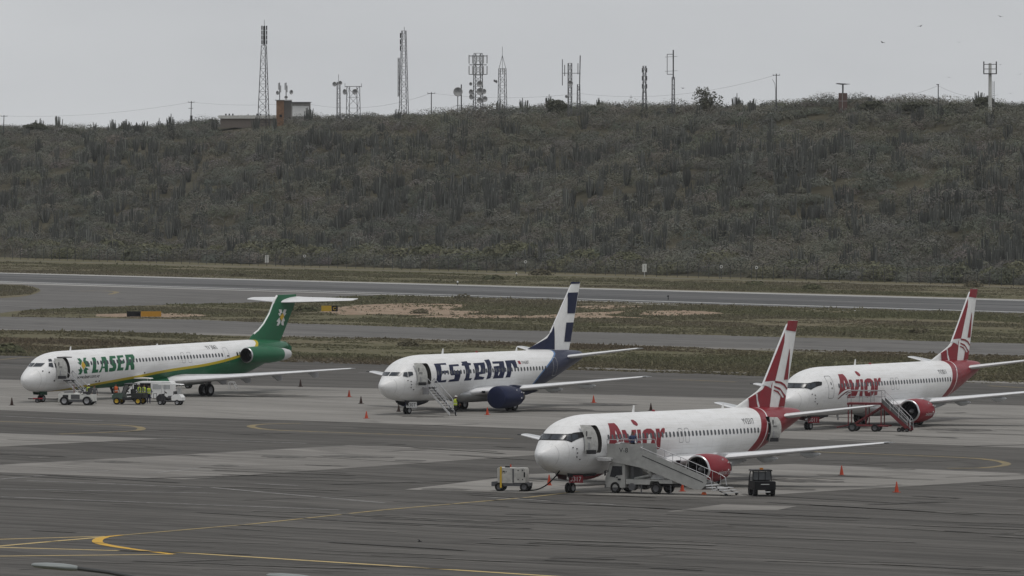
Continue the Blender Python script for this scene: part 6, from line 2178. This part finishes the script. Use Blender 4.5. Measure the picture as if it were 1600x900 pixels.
px8 = on_A(6.0, 3.2 + .6)
person('person in dark blue shirt standing on top of the stair truck', (px8[0], px8[1], 2.405), R(20), BLUE, BLKC, None, None, .03, (.3, .3), 0, 1.72)

# --- red towable stairs by the farther red-tailed jet
r0 = Vector(gnd(1337, 676.5)); r1 = Vector(gnd(1416, 678.5))
rx_, ry_ = gnd(1330, 674)
t = thing('towable_stairs', 'red framed towable boarding stairs beside the farther red-tailed jet', 'stairs', (rx_, ry_, .014), R(-14))
RF = mat('stairs_red', (.13, .018, .022), .5, dirt=.2)
MB().box((1.25, 0, 2.25), (2.9, 1.5, .16)).build('platform', [RF], t)
for a in (-.1, 1.35, 2.6):
    for q in (-.68, .68):
        MB().tube((a, q, .5), (a, q, 2.2), .05).build('support_post', [RF], t)
for q in (-.70, .70):
    MB().path([(-.2, q, .50), (3.2, q, .46)], .07).build('base_rail', [RF], t)
    MB().path([(.2, q, .5), (2.6, q, 2.0)], .05).build('brace', [RF], t)
    MB().prism([(2.65, 2.32), (2.65, 2.0), (4.75, .10), (4.98, .10), (4.98, .32)], q - .03, q + .03).build('stringer', [RF], t)
    rl = MB()
    rl.path([(2.65, q, 3.25), (4.75, q, 1.22), (4.95, q, .95), (4.98, q, .2)], .028)
    for u in (0, .33, .66, 1): rl.tube((2.65 + 2.1 * u, q, 2.2 - 1.9 * u), (2.65 + 2.1 * u, q, 3.25 - 2.03 * u), .022)
    rl.path([(2.65, q, 2.75), (4.75, q, .75)], .02)
    rl.build('handrail', [STEEL], t)
    MB().prism([(2.65, 2.32), (2.65, 2.72), (4.78, .70), (4.98, .32)], q - .012, q + .012).build('side_panel', [mat('stair_panel_grey', (.10, .10, .10), .6)], t)
    pr2 = MB()
    pr2.path([(-.15, q, 3.30), (2.65, q, 3.30)], .028).path([(-.15, q, 2.8), (2.65, q, 2.8)], .02)
    for a in (-.15, .8, 1.75, 2.65): pr2.tube((a, q, 2.3), (a, q, 3.30), .024)
    pr2.build('platform_rail', [GREY], t)
for k_ in range(10):
    u = (k_ + .7) / 10.6
    MB().box((2.65 + 2.2 * u, 0, 2.28 - 2.15 * u), (.27, 1.36, .05)).build('step', [SLATE], t)
for a, r_ in ((.25, .36), (2.1, .30), (4.1, .18), (4.75, .16)):
    for q in (-.78, .78):
        wheel_obj(t, a, q, r_, .20)
MB().path([(-.2, 0, .5), (-1.2, 0, .3)], .05).build('drawbar', [RF], t)

# --- ground power unit and its cable
gx, gy = gnd(800, 767.5)
t = thing('ground_power_unit', 'white box ground power unit on a grey chassis, left of the nearest nose', 'generator', (gx, gy, .014), R(-12))
GRIMY = mat('grimy_white', (.50, .49, .46), .55, dirt=.4, scale=1.6)
MB().prism([(-.85, .55), (-.88, 1.52), (-.80, 1.58), (.20, 1.55), (.20, .55)], -.62, .62).build('front_housing', [GRIMY], t)
MB().prism([(.22, .58), (.22, 1.54), (.95, 1.56), (1.02, 1.45), (1.02, .58)], -.62, .62).build('rear_housing', [GRIMY], t)
MB().box((.21, -.625, 1.05), (.10, .02, .92)).build('pillar', [SLATE], t)
MB().box((.0, 0, .45), (2.55, 1.2, .22)).build('chassis', [SLATE], t)
MB().prism([(-1.3, .40), (-1.3, .62), (-.85, .66), (-.85, .40)], -.5, .5).build('front_bumper', [SLATE], t)
MB().box((-.62, -.66, .95), (.12, .06, 1.4)).build('yellow_post', [YELLOW], t)
for a, z_ in ((-.42, 1.34), (.55, 1.40), (.85, 1.42), (.55, .80), (.85, .80)):
    MB().box((a, -.63, z_), (.07, .02, .07)).build('latch', [MARK], t)
MB().box((.98, -.63, 1.12), (.10, .03, .34)).build('grille', [MARK], t)
MB().box((-.3, 0, 1.62), (.28, .3, .10)).build('exhaust_box', [DARK], t)
fgp = lambda u, v_: Vector((u, -.632, v_))
link(bpy.data.objects.new('lettering', text_mesh('lettering', '727', -.55, 1.20, .22, fgp, MARK)), t)
for a, b in ((-.75, -.55), (-.75, .55), (.95, -.55), (.95, .55)):
    wheel_obj(t, a, b, .30, .2)
# cable: from the unit up to the nose
p0 = Vector(gnd(826, 767)).to_3d() + Vector((0, 0, .06))
def A_pt(s, t_, z):
    q = on_A(s, t_)
    return Vector((q[0], q[1], z + .0079 * (18.5 - s)))
p3 = A_pt(2.0, .55, 1.42)
pts = []
for i in range(19):
    u = i / 18
    b = p0.lerp(p3, u)
    b.z = p0.z + (p3.z - p0.z) * (u ** 2.1)
    pts.append(b)
pts = [Vector(gnd(812, 768)).to_3d() + Vector((0, 0, .05))] + pts
o = MB().path(pts, .045, 8).build('power_cable', [BLACK])
tag(o, 'thick black power cable curving from the power unit up to the nose', 'cable')

# --- dark buggy seen from behind
bx_, by_ = gnd(1193, 775.5)
t = thing('utility_buggy', 'black utility buggy with roof bars seen from behind, right of the stair truck', 'utility vehicle', (bx_, by_, .014), R(8))
BK = mat('buggy_black', (.014, .014, .015), .5)
MB().prism([(-.70, .42), (-.70, .98), (.70, .98), (.70, .42)], -.55, .55).build('cargo_bed', [BK], t)
MB().prism([(-.68, .40), (-.66, .95), (.66, .95), (.68, .40)], .55, 2.0).build('body', [BK], t)
MB().box((0, -.58, .70), (1.42, .06, .50)).build('tailgate', [BK], t)
for q in (-.62, .62):
    MB().path([(q, .55, .95), (q * .96, .60, 1.62), (q * .94, 1.7, 1.60), (q, 2.0, .95)], .035, 8).build('roll_bar', [BK], t)
MB().prism([(-.70, 1.62), (-.64, 1.70), (.64, 1.70), (.70, 1.62)], .45, 1.85).build('roof', [BK], t)
for q in (-.22, .22):
    MB().tube((q, .58, .95), (q, .60, 1.62), .022).build('bar', [BK], t)
MB().box((0, .62, 1.32), (1.15, .03, .55)).build('rear_screen', [mat('smoked_glass', (.10, .105, .11), .15, spec=.6)], t)
MB().box((.05, 1.1, 1.76), (.22, .2, .12)).build('beacon', [mat('amber_lamp', (.45, .16, .02), .3)], t)
MB().box((0, .95, .98), (1.1, .4, .3)).build('seat', [DARK], t)
ftg = lambda u, v_: Vector((u, -.615, v_))
MB().box((0, -.618, .80), (.56, .01, .05)).build('lettering_strip', [LIGHTGREY], t)
MB().box((0, -.60, .30), (.7, .06, .07)).build('tow_bumper', [LIGHTGREY], t)
for a in (-.58, .58):
    for b in (-.15, 1.65):
        o = wheel(MB(), (0, 0, 0), .31, .26).build('wheel', [RUBBER, SLATE], t)
        o.rotation_euler.z = R(90)
        o.location = (a, b, .31)

# ================================================================== TRAFFIC CONES
ORG = mat('cone_orange', (.42, .055, .022), .55)
DRK = mat('cone_dark', (.045, .028, .024), .7)
def cone_mesh(m):
    return (MB().prism([(-.2, -.2), (.2, -.2), (.2, .2), (-.2, .2)], .0, .035, 'z').mesh('base', [m]),
            MB().lathe([(0, .15), (.22, .115), (.44, .075), (.66, .035), (.70, .02), (.70, 0)], (0, 0, .03), (0, 0, 1), 16).mesh('cone_body', [m]))
CM = {'o': cone_mesh(ORG), 'd': cone_mesh(DRK)}
for px, py, kk, lb in ((858, 758.5, 'o', 'orange cone under the nose of the nearest jet, right of the power cable'), (798, 741, 'o', 'orange cone whose tip shows behind the white power unit'), (1315, 743, 'o', 'orange cone on the pale concrete right of the nearest wing tip'), (1401, 769.5, 'o', 'orange cone nearest the lower right, on dark asphalt'),
        (572.5, 654, 'o', 'bright orange cone left of the navy-titled jet, lowest of four'), (564, 631, 'd', 'dark cone just above the lowest bright one left of the navy-titled jet'), (545.5, 620.5, 'o', 'bright orange cone by the wing tip of the green-striped jet'), (469.5, 604.5, 'd', 'dark cone behind the wing of the green-striped jet'),
        (623, 643.5, 'd', 'dark cone left of the nose wheel of the navy-titled jet'), (761.5, 648.5, 'o', 'dull orange cone in front of the covered blue engine'), (927.5, 629.5, 'o', 'orange cone below the wing of the navy-titled jet'), (1017, 642, 'd', 'dark cone whose tip shows above the nearest fuselage'), (18.5, 633.5, 'd', 'dark red cone at the far left, before the nose of the green-striped jet'), (1066, 768, 'o', 'orange cone behind the foot of the stair truck')):
    x, y = gnd(px, py)
    t = thing('traffic_cone', lb, 'traffic cone', (x, y, .013), rng.uniform(0, 1.5), 'cones round the parked jets')
    for nm, me_ in zip(('base', 'cone_body'), CM[kk]):
        link(bpy.data.objects.new(nm, me_), t)
    t.scale = (1.0, 1.0, rng.uniform(.85, 1.0))

# ================================================================== RUNWAY LIGHTS, LAMPS, BIRDS
for px, py, lb in ((1044, 468.5, 'small black light post on the runway edge above the nearest nose'), (807, 432, 'small white light on the far runway edge, left'), (715, 445.5, 'small white light on the far runway edge, middle')):
    x, y = gnd(px, py)
    t = thing('edge_light', lb, 'light', (x, y, 0), 0, 'runway edge lights')
    MB().tube((0, 0, 0), (0, 0, .45), .06).build('stem', [DARK], t)
    MB().lathe([(0, .12), (.1, .16), (.25, .12), (.3, 0)], (0, 0, .42), (0, 0, 1), 12).build('lens', [WHITE if 'white' in lb else DARK], t)

def street_lamp(label, px, py, Y, yaw):
    h_ = at(px, py, Y)
    t = thing('street_lamp', label, 'street lamp', (h_.x, h_.y, 0), yaw, 'apron lamps in the foreground')
    Z = h_.z
    hd = MB().loft([[(x_, math.cos(a) * w_, Z + dz_ + math.sin(a) * tt_) for a in [2 * math.pi * i / 14 for i in range(14)]] for x_, w_, tt_, dz_ in ((0, .02, .015, .015), (.05, .10, .035, .01), (.25, .14, .05, 0), (.50, .13, .055, -.02), (.62, .10, .05, -.03), (.72, .055, .04, -.04))])
    hd.build('lamp_head', [mat('lamp_grey', (.22, .24, .235), .4)], t, 60)
    MB().path([(.68, 0, Z - .035), (1.2, 0, Z - .10), (1.8, 0, Z - .22), (2.2, 0, Z - .4), (2.35, 0, Z - .8)], .032, 8).build('arm', [mat('lamp_arm_dark', (.06, .062, .062), .5)], t)
    MB().tube((2.35, 0, 0), (2.35, 0, Z - .78), .10, .05, 12).build('pole', [mat('lamp_arm_dark', (.06, .062, .062), .5)], t)
street_lamp('grey street lamp head on a dark arm at the lower left edge', 49, 884, 118.0, 0.0)
street_lamp('street lamp whose head just shows at the bottom edge', 416, 900.5, 122.0, 0.0)

def bird_mesh():
    mb = MB()
    mb.loft([[(x_, math.cos(a) * r_, math.sin(a) * r_ * .8) for a in [2 * math.pi * i / 8 for i in range(8)]] for x_, r_ in ((-.38, .02), (-.2, .07), (.05, .09), (.22, .055), (.32, .03))])
    for q in (-1, 1):
        mb.loft([[(.14, q * .05, .03), (-.14, q * .05, .03), (-.14, q * .05, .01), (.14, q * .05, .01)], [(.16, q * .42, .16), (-.10, q * .42, .16), (-.10, q * .42, .145), (.16, q * .42, .145)], [(.0, q * .85, .12), (-.10, q * .85, .12), (-.10, q * .85, .11), (.0, q * .85, .11)]])
    return mb.mesh('bird', [mat('bird_black', (.02, .02, .022), .8)])
BM = bird_mesh()
for px, py, Y, yaw, sc_, lb in ((1379, 66.5, 1300, .6, .8, 'small dark bird in the sky, lowest of the left trio'), (1438, 41, 1300, 2.2, .8, 'small dark bird in the sky above the brick radar tower'), (1563, 26, 1300, 1.1, .8, 'small dark bird highest in the sky at the upper right'), (1499, 66, 1400, 1.57, .75, 'gliding bird with level wings left of the caged platform'),
        (1483, 121, 1500, 1.57, .75, 'gliding bird low over the small lamp pole'), (1594, 116, 1500, 1.57, .75, 'gliding bird at the right edge of the sky'), (1579, 146, 1500, 1.57, .7, 'gliding bird low right of the caged platform'), (1563, 101, 1500, 1.2, .6, 'tiny bird beside the cage of the platform mast'), (1067, 138, 1500, .8, .8, 'dark bird between the slim mast and the lone tree'), (656, 846, 320, .4, .28, 'blurred dark bird low over the foreground asphalt')):
    p = at(px, py, Y)
    o = link(bpy.data.objects.new('bird', BM))
    o.location = p
    o.rotation_euler = (rng.uniform(-.3, .3), 0, yaw)
    o.scale = (sc_, sc_, sc_)
    tag(o, lb, 'bird', 'birds in flight')

# ================================================================== THIN 0.000030
k = bpy.data.materials.new('thin_haze')
k.use_nodes = True
k.node_tree.nodes.clear()
vo_ = k.node_tree.nodes.new('ShaderNodeVolumePrincipled')
vo_.inputs['Color'].default_value = (.93, .95, .98, 1)
vo_.inputs['Density'].default_value = 0.000030
vo_.inputs['Anisotropy'].default_value = .1
oo_ = k.node_tree.nodes.new('ShaderNodeOutputMaterial')
k.node_tree.links.new(vo_.outputs[0], oo_.inputs['Volume'])
hz = MB().box((0, 1550, 29), (1900, 3360, 61)).build('haze', [k], None, 0)
hz['kind'] = 'stuff'
tag(hz, 'thin grey haze in the air over the whole airfield', 'haze')
